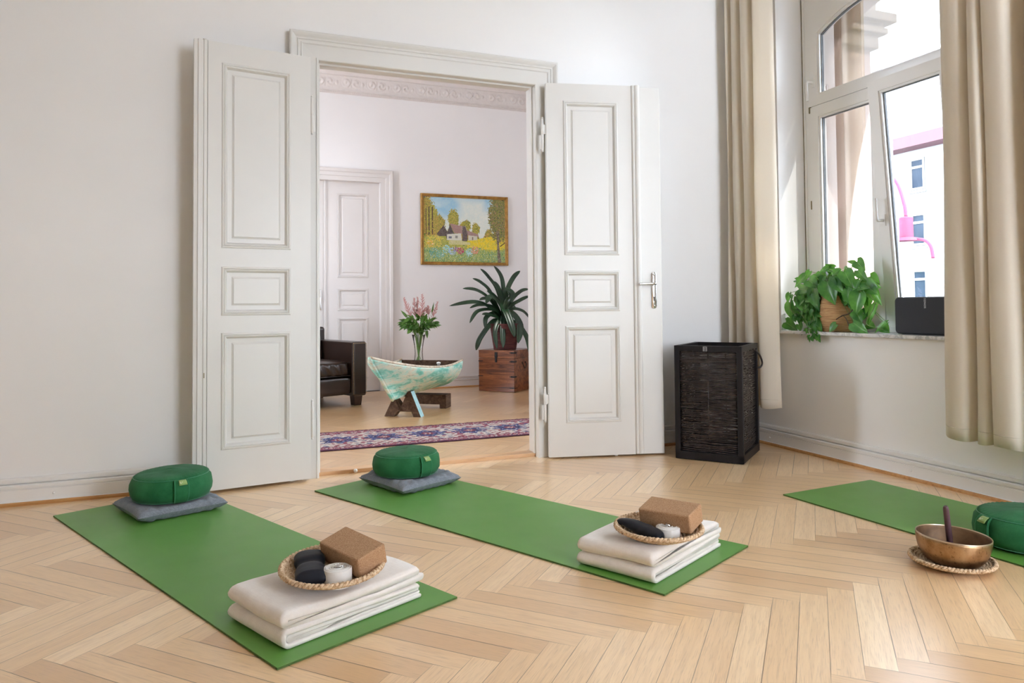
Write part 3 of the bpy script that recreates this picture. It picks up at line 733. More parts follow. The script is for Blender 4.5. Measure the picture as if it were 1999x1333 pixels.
WW = thing('window_2', label='second window of the yoga room, outside the picture', kind='structure'); b = MB(); frame_ring(b, rect(W2[0], W2[1], .737, 3.078), rect(W2[0]+.07, W2[1]-.07, .81, 3.0), 3.5, 3.55); b.make('window_frame', 'pvc', WW)
window('window_5', W4[0], W4[1]-.002, 'arched window of the room behind, beside the chest, outside the picture', False)
for yy0, yy1 in (W3[:2],):
    w = thing('window_3', label='narrow added window brightening the room behind, outside the picture', kind='structure'); b = MB(); frame_ring(b, rect(yy0, yy1, .737, 3.078), rect(yy0+.07, yy1-.07, .81, 3.0), 3.5, 3.55); b.make('window_frame', 'pvc', w)
w = thing('window_6', label='added window brightening the room behind from its left wall, outside the picture', kind='structure'); b = MB(); frame_ring(b, rect(W6[0], W6[1], W6[2], W6[3]), rect(W6[0]+.07, W6[1]-.07, W6[2]+.07, W6[3]-.07), XI-.12, XI-.07); b.make('window_frame', 'pvc', w)
w = thing('window_4', label='added wide window behind the viewer, lets in more sky light', kind='structure'); b = MB(); x0, x1 = WF[:2]
for a_, c_ in (((x0, .45), (x0+.07, 3.1)), ((x1-.07, .45), (x1, 3.1)), ((x0, 3.03), (x1, 3.1)), ((x0, .45), (x1, .52)), (((x0+x1)/2-.04, .5), ((x0+x1)/2+.04, 3.05))): b.box((a_[0], YF0-.2, a_[1]), (c_[0], YF0-.14, c_[1]))
b.make('window_frame', 'pvc', w)
b = MB(); b.box((.2, YF0-3.2, 3.25), (4.6, YF0-.25, 3.45)); tag(b.make('sun_block_slab', 'cornicestone'), 'added slab keeping the sun out of the window behind the viewer', 'sun blocker')  # unseen slab, added only to block sun from the front window
def sill(y0, y1, label):
    b = MB(); b.box((3.230, y0, .716), (3.486, y1, .736)); o = b.make('trim_5', 'marble', bev=.004); return tag(o, label, kind='structure')
sill(2.35, 3.70, 'grey veined marble window sill under the arched window')
sill(.4, 1.75, 'marble sill of the second window'); sill(4.15, 4.88, 'marble sill of the further room'); sill(4.93, 6.18, 'marble sill beside the chest')

# ---------------------------------------------------------------- outside
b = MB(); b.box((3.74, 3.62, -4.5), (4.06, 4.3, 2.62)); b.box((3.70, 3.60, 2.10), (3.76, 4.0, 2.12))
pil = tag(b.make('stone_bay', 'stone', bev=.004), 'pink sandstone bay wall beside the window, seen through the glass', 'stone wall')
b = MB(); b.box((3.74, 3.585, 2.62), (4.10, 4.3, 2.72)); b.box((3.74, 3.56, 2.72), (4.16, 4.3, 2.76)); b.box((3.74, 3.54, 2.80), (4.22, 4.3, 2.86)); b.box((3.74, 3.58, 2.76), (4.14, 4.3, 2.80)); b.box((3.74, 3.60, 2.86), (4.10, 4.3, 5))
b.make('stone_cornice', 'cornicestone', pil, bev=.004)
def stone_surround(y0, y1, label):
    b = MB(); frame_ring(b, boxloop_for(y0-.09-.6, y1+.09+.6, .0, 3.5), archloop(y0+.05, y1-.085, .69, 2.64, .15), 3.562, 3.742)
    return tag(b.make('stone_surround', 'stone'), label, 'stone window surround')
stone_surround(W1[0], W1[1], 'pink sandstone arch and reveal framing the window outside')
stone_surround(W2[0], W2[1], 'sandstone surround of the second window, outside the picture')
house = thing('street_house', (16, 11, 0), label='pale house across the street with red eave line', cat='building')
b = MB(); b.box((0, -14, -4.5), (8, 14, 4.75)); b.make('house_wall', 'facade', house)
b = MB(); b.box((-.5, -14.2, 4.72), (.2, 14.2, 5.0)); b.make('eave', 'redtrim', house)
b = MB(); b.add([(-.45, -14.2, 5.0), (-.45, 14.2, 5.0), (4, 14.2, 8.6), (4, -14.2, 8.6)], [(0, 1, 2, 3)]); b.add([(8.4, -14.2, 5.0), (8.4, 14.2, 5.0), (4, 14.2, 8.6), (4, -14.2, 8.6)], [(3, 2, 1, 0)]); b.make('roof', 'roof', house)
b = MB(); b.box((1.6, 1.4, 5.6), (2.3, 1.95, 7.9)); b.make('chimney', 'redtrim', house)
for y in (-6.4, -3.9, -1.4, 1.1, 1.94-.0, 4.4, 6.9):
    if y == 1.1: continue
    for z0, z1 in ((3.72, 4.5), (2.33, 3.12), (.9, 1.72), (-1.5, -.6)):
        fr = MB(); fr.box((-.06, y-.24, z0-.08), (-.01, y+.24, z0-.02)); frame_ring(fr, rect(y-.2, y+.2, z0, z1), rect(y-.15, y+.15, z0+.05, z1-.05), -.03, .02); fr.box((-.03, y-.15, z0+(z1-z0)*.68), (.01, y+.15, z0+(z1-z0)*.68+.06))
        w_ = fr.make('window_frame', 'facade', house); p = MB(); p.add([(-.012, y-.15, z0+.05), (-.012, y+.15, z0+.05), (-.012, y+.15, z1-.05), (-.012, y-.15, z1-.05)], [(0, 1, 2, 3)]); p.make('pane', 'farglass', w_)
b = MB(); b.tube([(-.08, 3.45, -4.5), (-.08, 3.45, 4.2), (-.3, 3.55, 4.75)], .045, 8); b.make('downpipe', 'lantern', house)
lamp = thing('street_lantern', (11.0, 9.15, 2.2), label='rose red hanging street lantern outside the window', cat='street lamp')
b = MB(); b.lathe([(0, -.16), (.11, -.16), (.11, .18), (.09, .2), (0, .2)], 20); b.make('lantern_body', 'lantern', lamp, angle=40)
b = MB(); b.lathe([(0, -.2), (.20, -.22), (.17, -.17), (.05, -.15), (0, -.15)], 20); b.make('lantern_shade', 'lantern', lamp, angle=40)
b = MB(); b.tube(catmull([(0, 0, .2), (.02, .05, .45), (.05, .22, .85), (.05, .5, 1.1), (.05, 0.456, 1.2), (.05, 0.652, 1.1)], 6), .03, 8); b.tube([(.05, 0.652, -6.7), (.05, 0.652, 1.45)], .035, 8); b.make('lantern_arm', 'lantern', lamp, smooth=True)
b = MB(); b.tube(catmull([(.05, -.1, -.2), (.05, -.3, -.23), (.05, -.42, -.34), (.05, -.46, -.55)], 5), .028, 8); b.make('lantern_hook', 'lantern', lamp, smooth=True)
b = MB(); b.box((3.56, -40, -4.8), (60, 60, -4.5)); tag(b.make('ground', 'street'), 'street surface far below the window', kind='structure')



# ================================================================ things
CAM = Vector((0, 0, .9))
def ray(px, py): return fw*F_+rr*(px-999.5)-uu*(py-PY_)
def onz(px, py, z): d = ray(px, py); return CAM+d*((z-.9)/d.z)
def ony(px, py, y): d = ray(px, py); return CAM+d*(y/d.y)
def onx(px, py, x): d = ray(px, py); return CAM+d*(x/d.x)
def frame_from(o, ex, ez=(0, 0, 1)):
    ex = Vector(ex).normalized(); ez = Vector(ez).normalized(); ey = ez.cross(ex).normalized(); ez = ex.cross(ey)
    return Matrix(((ex.x, ey.x, ez.x, o[0]), (ex.y, ey.y, ez.y, o[1]), (ex.z, ey.z, ez.z, o[2]), (0, 0, 0, 1)))
def bend_mesh(o, fn):
    for v in o.data.vertices: v.co = fn(v.co)

# ---------------------------------------------------------------- yoga mats
def yoga_mat(fl_, fr_, length, label, seed):
    a = Vector((*fl_, 0)); c = Vector((*fr_, 0)); ex = (c-a).normalized(); ey = Vector((-ex.y, ex.x, 0)); W = .60
    t = .0055
    def surf(zz):
        def fn(u, v):
            x, y = u*W, v*length
            e = min(y, length-y)
            lift = .0015*fbm(x*4, y*3, seed)*(1-min(1, e/.12))
            return (x, y, zz+lift)
        return grid(fn, 8, 40)
    v1, f1, _ = surf(t); v0, f0, _ = surf(0)
    b = MB(); b.add(v1, [tuple(q) for q in f1]); n = len(v1); b.v += v0; b.uv += [(0, 0)]*n; b.f += [tuple(i+n for i in reversed(q)) for q in f0]; b.fm += [0]*len(f0)
    ring = [i*41 for i in range(9)]+[8*41+j for j in range(1, 41)]+[i*41+40 for i in range(7, -1, -1)]+[j for j in range(39, 0, -1)]
    for i in range(len(ring)):
        p, q = ring[i], ring[(i+1) % len(ring)]; b.f.append((p, p+n, q+n, q)); b.fm.append(1)
    me = obj('yoga_mat', b.v, b.f, 'mat', mats=['mat', 'matedge'], fm=b.fm)
    me.matrix_world = frame_from((a.x, a.y, .0005), ex)
    return tag(me, label, 'yoga mat', 'green yoga mats laid out on the parquet')
yoga_mat((.119, 1.916), (.653, 2.162), 1.965, 'green yoga mat nearest the viewer on the left, under the front blanket', 1)
yoga_mat((1.262, 1.936), (1.800, 2.200), 1.95, 'green yoga mat in the middle, running to the doorway', 2)
m3 = yoga_mat((2.437, 2.724), (3.022, 2.764), 1.95, 'green yoga mat at the right edge beside the singing bowl', 3)
# third mat: its near side runs from the far-left corner towards the viewer
ex3 = Vector((3.024-2.437, 2.768-2.724, 0)).normalized(); ey3 = Vector((ex3.y, -ex3.x, 0))
m3.matrix_world = Matrix(((ex3.x, -ey3.x, 0, 2.437+ey3.x*1.95), (ex3.y, -ey3.y, 0, 2.724+ey3.y*1.95), (0, 0, 1, .0005), (0, 0, 0, 1)))

# ---------------------------------------------------------------- meditation cushions
def zafu(loc, strap_deg, label, group, seed, tilt=0):
    t = thing('meditation_cushion', loc, 0, label, 'cushion', group)
    Rr = .178; Hh = .128; SC = .955 if seed != 3 else 1.0; t.scale = (SC, SC, SC)
    prof = [(0, .0), (.08, .0), (.125, .001), (.152, .006), (.168, .018), (.176, .036), (Rr, .058), (.1775, .078), (.172, .096), (.166, .106), (.1625, .1105), (.161, .1125), (.158, .1155), (.153, .1185), (.147, .1205), (.138, .123), (.128, .1245), (.115, .1262), (.10, .1275), (.085, .1285), (.07, .129), (.05, .1295), (.03, .1298), (.012, .13), (0, .1300)]
    n = 144; v = []; f = []
    for i, (r, z) in enumerate(prof):
        for k in range(n):
            a = 2*PI*k/n
            g = hnoise(math.cos(a)*3+seed*7, math.sin(a)*3+5, seed)
            rad = r*(1+.012*(g-.5)); zz = z
            if i >= 12:
                pl = .0016*math.sin(a*46+seed+3*g)*smoothstep(.135, .15, r)*smoothstep(.162, .152, r)
                wr = .011*(fbm(r*math.cos(a)*9+seed, r*math.sin(a)*16, seed+2)-.45)*smoothstep(.165, .11, r)
                fold = .005*max(0, math.sin(r*math.sin(a+seed)*38+3*fbm(r*math.cos(a)*8, 1, seed)))*smoothstep(.15, .08, r)
                zz += pl+wr+fold
            elif 4 <= i <= 9: rad += .0015*math.sin(z*210+3*g)
            if i in (10, 11): rad -= .0012
            if z < .003: rad *= 1.0
            zz += .0025*math.sin(a+seed)*(z/.13)
            v.append((rad*math.cos(a), rad*math.sin(a), zz))
    for i in range(len(prof)-1):
        for k in range(n): k2 = (k+1) % n; f.append((i*n+k, i*n+k2, (i+1)*n+k2, (i+1)*n+k))
    obj('cushion_body', v, f, 'zafu', t, smooth=True)
    # seam cord
    def ring(r, z, rad, name):
        pts = []
        for k in range(n+1):
            a = 2*PI*(k % n)/n; g = hnoise(math.cos(a)*3+seed*7, math.sin(a)*3+5, seed); q = r*(1+.012*(g-.5)); pts.append((q*math.cos(a), q*math.sin(a), z+.0025*math.sin(a+seed)*(z/.13)))
        vv, ff = tube(pts, rad, 6, False); return obj(name, vv, ff, 'zafu_piping', t, smooth=True)
    ring(.1625, .1115, .0014, 'top_seam'); ring(.1655, .012, .0014, 'bottom_seam')
    a0 = R(strap_deg); w = .031
    sp = [(r, z) for r, z in prof[3:12]]
    def fn(u, q):
        k = q*(len(sp)-1); i = min(int(k), len(sp)-2); fr = k-i
        r = sp[i][0]*(1-fr)+sp[i+1][0]*fr; z = sp[i][1]*(1-fr)+sp[i+1][1]*fr
        bulge = .006*math.sin(PI*q)
        a = a0+(u-.5)*2*w/Rr*1.0
        rr_ = r+.004+bulge+(.0012 if abs(u-.5) > .43 else 0)
        return (rr_*math.cos(a), rr_*math.sin(a), z+.0025*math.sin(a+seed)*(z/.13))
    vv, ff, _ = grid(fn, 14, 16); s = obj('carry_strap', vv, ff, 'zafu', t, smooth=True)
    sm = s.modifiers.new('thick', 'SOLIDIFY'); sm.thickness = .003; sm.offset = 0
    for uu_ in (.06, .94):
        pts = [Vector(fn(uu_, q/16))*1.006 for q in range(17)]
        for p_, q in zip(pts, range(17)): p_.z = fn(uu_, q/16)[2]
        vv, ff = tube(pts, .0013, 6); obj('strap_stitching', vv, ff, 'zafu_piping', s, smooth=True)
    def fl(u, q):
        p = fn(.32+.52*u, .60+.33*q); x, y, z = p; s_ = 1+.007/Rr*(1.5-q*.9); return (x*s_, y*s_, z)
    vv, ff, _ = grid(fl, 6, 4); l = obj('sewn_label', vv, ff, 'tag', t, smooth=True); tag(l, 'pale green sewn label with a small leaf mark')
    sm = l.modifiers.new('thick', 'SOLIDIFY'); sm.thickness = .0015; sm.offset = 0
    # leaf mark on the label
    b = MB()
    for cu, cv, ru, rv in ((.26, .50, .08, .30), (.42, .58, .07, .24), (.15, .38, .05, .16)):
        pts = [Vector(fl(cu+ru*math.cos(2*PI*k/10), cv+rv*math.sin(2*PI*k/10))) for k in range(10)]
        pts = [Vector((p.x*1.008, p.y*1.008, p.z)) for p in pts]; b.add(pts, [tuple(range(10))])
    b.make('leaf_mark', 'tag_mark', l)
    return t
def deg_to_cam(loc, off): return math.degrees(math.atan2(-loc[1], -loc[0]))+off
z1 = (-.229, 3.612, .0575); z2 = (.852, 3.645, .0575); z3 = (2.745, 1.80, .007)
zafu(z1, deg_to_cam(z1, 13), 'round green meditation cushion on a grey pillow, left mat', 'round green meditation cushions', 1)
zafu(z2, deg_to_cam(z2, 34), 'round green meditation cushion on a grey pillow, middle mat by the doorway', 'round green meditation cushions', 2)
zafu(z3, deg_to_cam(z3, -50), 'green meditation cushion cut by the right edge behind the singing bowl', 'round green meditation cushions', 3)

# ---------------------------------------------------------------- grey flat pillows with pinched corners
def pillow(C4, label, seed, h=.044):
    L_, F0, R_ = [Vector((*p, 0)) for p in C4]; B_ = L_+R_-F0; c = (L_+R_)/2
    def side(sg):
        def fn(u, v):
            a, b_ = u*2-1, v*2-1
            pull = .055
            aa = a*(1-pull*(1-b_*b_)); bb_ = b_*(1-pull*(1-a*a))
            p = (F0*(1-aa)*(1-bb_)+R_*(1+aa)*(1-bb_)+B_*(1+aa)*(1+bb_)+L_*(1-aa)*(1+bb_))/4
            q = max(0, (1-abs(a)**2.6))*max(0, (1-abs(b_)**2.6)); hh = h*q**.36
            d = math.hypot(p.x-c.x, p.y-c.y)
            squash = smoothstep(.21, .13, d)
            if sg > 0: hh = hh*(1-squash)+min(hh, .0215)*squash
            w = .006*math.sin(14*a+9*b_+seed)*(abs(a*b_))+.005*(fbm(a*5, b_*5, seed)-.5)
            w += .007*math.sin(24*a+seed+2*b_)*smoothstep(.45, .9, abs(b_))*smoothstep(1.0, .93, abs(b_))+.006*math.sin(21*b_+seed)*smoothstep(.5, .9, abs(a))*smoothstep(1.0, .93, abs(a))
            e = smoothstep(0, .3, q)
            return (p.x-c.x, p.y-c.y, sg*(hh+w*e*(1-squash))+.0)
        return fn
    b = MB(); N = 40
    v, f, _ = grid(side(1), N, N); b.add(v, f); v, f, _ = grid(side(-1), N, N); b.add([(x, y, max(z, -.0275)) for x, y, z in v], [tuple(reversed(q)) for q in f])
    o = b.make('grey_pillow', 'grey', smooth=True, loc=(c.x, c.y, .0355))
    return tag(o, label, 'pillow', 'flat grey pillows under the meditation cushions')
pillow(((-.477, 3.695), (-.338, 3.374), (.008, 3.510)), 'flat grey linen pillow on the left mat, under a green cushion', 1)
pillow(((.628, 3.748), (.773, 3.377), (1.112, 3.540)), 'flat grey linen pillow on the middle mat, near the doorway', 4)

# ---------------------------------------------------------------- folded blankets
def blanket(FL, Rp, depth, label, seed, H=.100, mir=0):
    a = Vector((*FL, 0)); c = Vector((*Rp, 0)); W = (c-a).length; ex = (c-a).normalized()
    z0 = .0075; tk = .0108
    def path():
        """one long strip of cloth folded back and forth, in the (x,z) plane; returns list of polylines"""
        out = []
        def U(x_end_lo, x_end_hi, xl, zlo, zhi):
            r = (zhi-zlo)/2; pts = [(x_end_lo, zlo)]
            n = 9
            for k in range(n): pts.append((x_end_lo+(xl+r-x_end_lo)*(k+1)/n, zlo))
            for k in range(1, 9): th_ = PI/2+PI*k/8; pts.append((xl+r+r*math.cos(th_)*1.0, (zlo+zhi)/2-r*math.sin(th_)))
            for k in range(n): pts.append((xl+r+(x_end_hi-xl-r)*(k+1)/n, zhi))
            return pts
        h = .046
        for j in range(2):
            zb = z0+tk/2+j*(h+.0012); e = (.0, .006)[j]
            if j == 0:
                out.append((tk, 0, U(W-.005, W-.012, .0, zb, zb+h-tk)))
                out.append((tk, .006, U(W-.018, W-.022, .014, zb+tk+.0006, zb+h-2*tk-.0006)))
            else:
                T2_ = .0215; zb = z0+h+.0015+T2_/2
                out.append((T2_, .003, U(W-.004, W-.022, .004, zb, zb+h+.002-T2_)))
        return out
    b = MB(); ny = 26
    for ip, (tk, inset, P) in enumerate(path()):
        n = len(P); V = []; Fq = []
        # offset curve for thickness
        nr = []
        for i in range(n):
            p, q = P[max(i-1, 0)], P[min(i+1, n-1)]; d = Vector((q[0]-p[0], q[1]-p[1])).normalized(); nr.append((-d.y, d.x))
        loop = [(P[i][0]+nr[i][0]*tk/2, P[i][1]+nr[i][1]*tk/2) for i in range(n)]
        e1 = [(P[-1][0]+tk*.28, P[-1][1]+nr[-1][1]*tk*.3), (P[-1][0]+tk*.38, P[-1][1]), (P[-1][0]+tk*.28, P[-1][1]-nr[-1][1]*tk*.3)]
        loop2 = [(P[i][0]-nr[i][0]*tk/2, P[i][1]-nr[i][1]*tk/2) for i in range(n-1, -1, -1)]
        e0 = [(P[0][0]+tk*.28, P[0][1]-nr[0][1]*tk*.3), (P[0][0]+tk*.38, P[0][1]), (P[0][0]+tk*.28, P[0][1]+nr[0][1]*tk*.3)]
        lp = loop+e1+loop2+e0; m = len(lp)
        for j in range(ny+1):
            q = j/ny; y = inset+q*(depth-2*inset)
            edge = min(q, 1-q)
            for (x, z) in lp:
                wv = .013*(fbm(x*6+seed*3, y*6, seed+ip//2)-.47)+.005*math.sin(y*17+x*6+seed+ip)
                hz = (z-z0)/H
                lift = wv*min(1, hz*1.6)*(1 if z > z0+tk else 0)
                xx = x+.008*(fbm(y*9+seed, ip*3.1, 9)-.5)*(1 if x > W*.5 else .6)+(.010 if x > W*.8 else 0)*math.sin(y*11+ip)
                rz = 0
                if edge < .05: rz = -.22*tk*(1-edge/.05)**2*(1 if z > (P[0][1]+P[-1][1])/2 else -.6)
                sag = -.013*math.exp(-(((x-W*.5)/(W*.30))**2+((y-depth*.5)/(depth*.34))**2))*hz
                dome = .010*math.exp(-((x-.05)/.05)**2)*hz*math.sin(PI*min(1, max(0, q)))
                V.append((xx, y, max(z0*.9, z+lift+rz+sag+dome)))
        for j in range(ny):
            for i in range(m): i2 = (i+1) % m; Fq.append((j*m+i, j*m+i2, (j+1)*m+i2, (j+1)*m+i))
        Fq.append(tuple(reversed(range(m)))); Fq.append(tuple(ny*m+i for i in range(m)))
        b.add(V, Fq)
    o = b.make('folded_blanket', 'blanket', smooth=True); o.matrix_world = frame_from((a.x, a.y, 0), ex)
    return tag(o, label, 'blanket', 'folded cream blankets on the mats')
blanket((.141, 1.998), (.562, 2.206), .300, 'folded cream wool blanket on the left mat, nearest the viewer', 1)
blanket((1.272, 2.008), (1.702, 2.232), .300, 'folded cream wool blanket on the middle mat', 5)

# ---------------------------------------------------------------- braided trays
def braid_tray(name, loc, Rr, h, label, group, cat, seed, tilt=(0, 0, 0), base=.0, flat=.42):
    # rows of braid wound outwards, each row a chain of plump lumps
    rows = 13; v = []; f = []; nA = 180
    prof = []
    def P(s):  # s in 0..1 along radius
        if s < flat: return (Rr*s, 0)
        k = (s-flat)/(1-flat); return (Rr*(flat+(1-flat)*k*(1-.06*k)), h*k**1.2)
    nS = rows*6
    for side in (1, -1):
        base_n = len(v)
        for i in range(nS+1):
            s = i/nS; r, z = P(s); r2, z2 = P(min(1, s+.01)); r1, z1_ = P(max(0, s-.01)); d = Vector((r2-r1, z2-z1_)).normalized() if s > 0 else Vector((1, 0)); nn = Vector((-d.y, d.x))
            row = s*rows; fr = row-math.floor(row); lump = math.sin(PI*fr)
            cnt = max(6, int(round(2*PI*r/.0155)))
            for k in range(nA):
                a = 2*PI*k/nA
                ch = abs(math.sin(a*cnt/2+(math.floor(row) % 2)*PI/2))
                amp = .0062*lump*(.25+.75*ch)+.0012*hnoise(a*20, row*3, seed)
                o_ = amp if side > 0 else -amp*.6-.003
                v.append(((r+nn.x*o_)*math.cos(a), (r+nn.x*o_)*math.sin(a), z+nn.y*o_+.004))
        for i in range(nS):
            for k in range(nA):
                k2 = (k+1) % nA; q = (base_n+i*nA+k, base_n+i*nA+k2, base_n+(i+1)*nA+k2, base_n+(i+1)*nA+k)
                f.append(q if side > 0 else tuple(reversed(q)))
    t = thing(name, loc, 0, label, cat, group); t.rotation_euler = tilt
    obj('woven_bowl', v, f, 'wicker', t, smooth=True)
    # twisted rim
    b = MB(); r, z = P(1)
    for ph in (0, PI):
        pts = []
        for k in range(241):
            a = 2*PI*k/240; tw = a*34+ph; pts.append(((r+.0035*math.cos(tw))*math.cos(a), (r+.0035*math.cos(tw))*math.sin(a), z+.005+.0035*math.sin(tw)))
        b.tube(pts, .0052, 6, False)
    b.make('twisted_rim', 'wicker', t, smooth=True)
    return t
T1 = (.290, 2.184, .1135); T2 = (1.375, 2.140, .1065)
braid_tray('wicker_tray', T1, .150, .034, 'round seagrass tray on the left blanket holding bag, strap and cork block', 'round seagrass trays', 'tray', 1, (R(4.0), R(-1.0), 0))
braid_tray('wicker_tray', T2, .150, .034, 'round seagrass tray on the middle blanket holding bag, strap and cork block', 'round seagrass trays', 'tray', 2, (R(1), R(0), 0))
braid_tray('wicker_plate', (2.308, 1.775, .001), .130, .020, 'shallow seagrass plate on the floor under the singing bowl', 'round seagrass trays', 'plate', 3, base=0, flat=.4)

# ---------------------------------------------------------------- cork blocks
def cork_block(loc, eul, dims, label):
    b = MB(); x, y, z = [d/2 for d in dims]; b.box((-x, -y, -z), (x, y, z))
    o = b.make('cork_block', 'cork', bev=.006, bseg=4)
    a_, b_, c_ = eul; o.matrix_world = Matrix.Translation(loc) @ Matrix.Rotation(a_, 4, 'Z') @ Matrix.Rotation(b_, 4, 'Y') @ Matrix.Rotation(c_, 4, 'X')
    return tag(o, label, 'yoga block', 'cork yoga blocks in the trays')
cork_block((.3495, 2.188, .178), (-1.07, .095, .252), (.185, .101, .063), 'tilted cork yoga block leaning in the left tray')
cork_block((1.4225, 2.137, .1795), (-1.043, -.013, .217), (.189, .103, .0645), 'cork yoga block leaning on the rim of the middle tray')

# ---------------------------------------------------------------- rolled straps
def strap(loc, rz, label, seed, r=.040, h=.036, ring_a=40):
    t = thing('rolled_yoga_strap', loc, rz, label, 'yoga strap', 'rolled white yoga straps in the trays')
    pts = []; turns = 6.5; n = 200
    for k in range(n+1):
        a = 2*PI*turns*k/n; q = .010+(r-.010)*(k/n); pts.append((q*math.cos(a), q*math.sin(a)))
    tk = (r-.010)/turns*.44; v = []; f = []
    for k, (x, y) in enumerate(pts):
        l = math.hypot(x, y) or 1; nx, ny = x/l, y/l; dz = .0015*math.sin(k*.05+seed)
        for (o_, z) in ((-tk, dz), (-tk, h+dz-.001), (0, h+dz+.0005), (tk, h+dz-.001), (tk, dz)): v.append((x+nx*o_, y+ny*o_, z))
    for k in range(n):
        for i in range(5): i2 = (i+1) % 5; f.append((k*5+i, (k+1)*5+i, (k+1)*5+i2, k*5+i2))
    f.append((0, 1, 2, 3, 4)); f.append(tuple(n*5+i for i in (4, 3, 2, 1, 0)))
    obj('webbing_coil', v, f, 'webbing', t, angle=50)
    b = MB(); q = [(0, 0, 0), (.012, 0, .002), (.016, .006, .004), (.012, .012, .006), (0, .012, .004), (0, 0, 0)]
    for dx in (0, .006): b.tube(catmull([(p[0]-.004+dx, p[1]-.006, p[2]+h+.002) for p in q], 4), .0016, 8)
    b.make('metal_ring', 'chrome', t, smooth=True)
    return t
strap((.293, 2.112, .118), 0, 'rolled white cotton yoga strap with metal ring in the left tray', 1, r=.0415, h=.048)
strap((1.383, 2.092, .120), 1.2, 'rolled white cotton yoga strap with metal ring in the middle tray', 2, r=.0405, h=.038)

# ---------------------------------------------------------------- black eye pillows
def eye_pillow(pts, wid, hts, label, seed, waist=None):
    P = catmull(pts, 10); n = len(P); m = 24; v = []; f = []
    for i, p in enumerate(P):
        s = i/(n-1); t = (P[min(i+1, n-1)]-P[max(i-1, 0)]).normalized(); side = Vector((-t.y, t.x, 0)).normalized()
        w = wid(s); hh = hts(s)
        for k in range(m):
            a = 2*PI*k/m; ca, sa = math.cos(a), math.sin(a)
            sx = math.copysign(abs(ca)**.8, ca)*w; sz = math.copysign(abs(sa)**.75, sa)*hh*(1 if sa > 0 else .75)
            wr = .0007*math.sin(s*34+seed+3*math.sin(a*2))*(abs(ca))+.003*(fbm(s*8, a*1.5, seed)-.5)
            v.append(tuple(p+side*(sx+wr)+Vector((0, 0, sz+wr*.8))))
    for i in range(n-1):
        for k in range(m): k2 = (k+1) % m; f.append((i*m+k, i*m+k2, (i+1)*m+k2, (i+1)*m+k))
    f.append(tuple(reversed(range(m)))); f.append(tuple((n-1)*m+k for k in range(m)))
    o = obj('eye_pillow', v, f, 'blackcloth', smooth=True)
    return tag(o, label, 'eye pillow', 'black eye pillows in the trays')
def hourglass(s): return (.044-.009*math.exp(-((s-.47)/.11)**2))*min(1, (s/.05+.55))*min(1, ((1-s)/.05+.55))
eye_pillow([(.232, 2.268, .156), (.229, 2.222, .154), (.226, 2.177, .149), (.223, 2.132, .148), (.222, 2.092, .145)], hourglass,
           lambda s: (.025-.006*math.exp(-((s-.45)/.08)**2))*min(1, s/.12+.25)*min(1, (1-s)/.12+.25), 'black hourglass-shaped eye pillow in the left tray', 2)
eye_pillow([(1.268, 2.225, .153), (1.290, 2.190, .150), (1.310, 2.145, .142), (1.318, 2.105, .140), (1.325, 2.065, .138), (1.328, 2.050, .136)], lambda s: .030*math.sin(PI*(.06+.88*s))**.6,
           lambda s: .021*math.sin(PI*(.05+.9*s))**.6, 'long curved black eye pillow in the middle tray', 7)

# ---------------------------------------------------------------- singing bowl and mallet
BL = (2.296, 1.763, .0095)
t = thing('singing_bowl', BL, 0, 'hammered bronze singing bowl on the seagrass plate', 'singing bowl')
outer = [(0, 0), (.045, .0005), (.070, .005), (.091, .016), (.107, .032), (.118, .052), (.124, .073), (.1262, .090), (.1265, .098)]
inner = [(.1225, .098), (.1215, .090), (.119, .074), (.112, .056), (.100, .037), (.084, .022), (.064, .011), (.045, .006), (0, .005)]
v, f = lathe(outer+inner, 96); nf = (len(outer)-1)*96
b_ = obj('bowl_body', v, f, 'bronze', t, smooth=True, mats=['bronze', 'bronze_in'], fm=[0 if i < nf else 1 for i in range(len(f))])
v, f = lathe([(.1225, .0975), (.1228, .1000), (.1240, .1012), (.1258, .1008), (.1268, .0995), (.1265, .0965)], 96, False); obj('polished_rim', v, f, 'bronze_rim', t, smooth=True)
t.rotation_euler = (R(1.5), R(2), 0); t.scale = (.90, .90, 1.03)
a = Vector((2.225, 1.742, .218)); c = Vector((2.272, 1.752, .0205))
a = ony(1846, 988, 1.742); c = onx(1857.5, 1075, 2.300); c.z = max(.026, min(c.z, .03))
d = (c-a).normalized(); pts = [a, a+d*.004, a+d*.012, a+(c-a)*.5, c-d*.01, c-d*.002]
v, f = tube(pts, [.0055, .008, .0092, .0098, .0095, .006], 20); tag(obj('mallet', v, f, 'mallet', angle=50), 'plum-brown wooden mallet standing in the singing bowl', 'mallet')

# ---------------------------------------------------------------- black hamper
Fc = Vector((2.697, 3.320, 0)); Lc = Vector((2.453, 3.623, 0)); Rc = Vector((3.055, 3.601, 0))
e1 = (Lc-Fc); W1_ = e1.length; e1.normalize(); e2 = Vector((e1.y, -e1.x, 0)); e2 = e2 if e2.dot(Rc-Fc) > 0 else -e2; W2_ = (Rc-Fc).length
t = thing('laundry_hamper', (0, 0, 0), 0, 'tall black wooden hamper with woven reed sides by the curtain', 'laundry basket')
t.matrix_world = frame_from((Fc.x, Fc.y, 0), -e1 if e1.cross(e2).z < 0 and False else e2)
# local frame: x along e2 (right side depth), y along e1 (front face width, to the left)
Lx, Ly, Hh = W2_, W1_, .663; p = .030
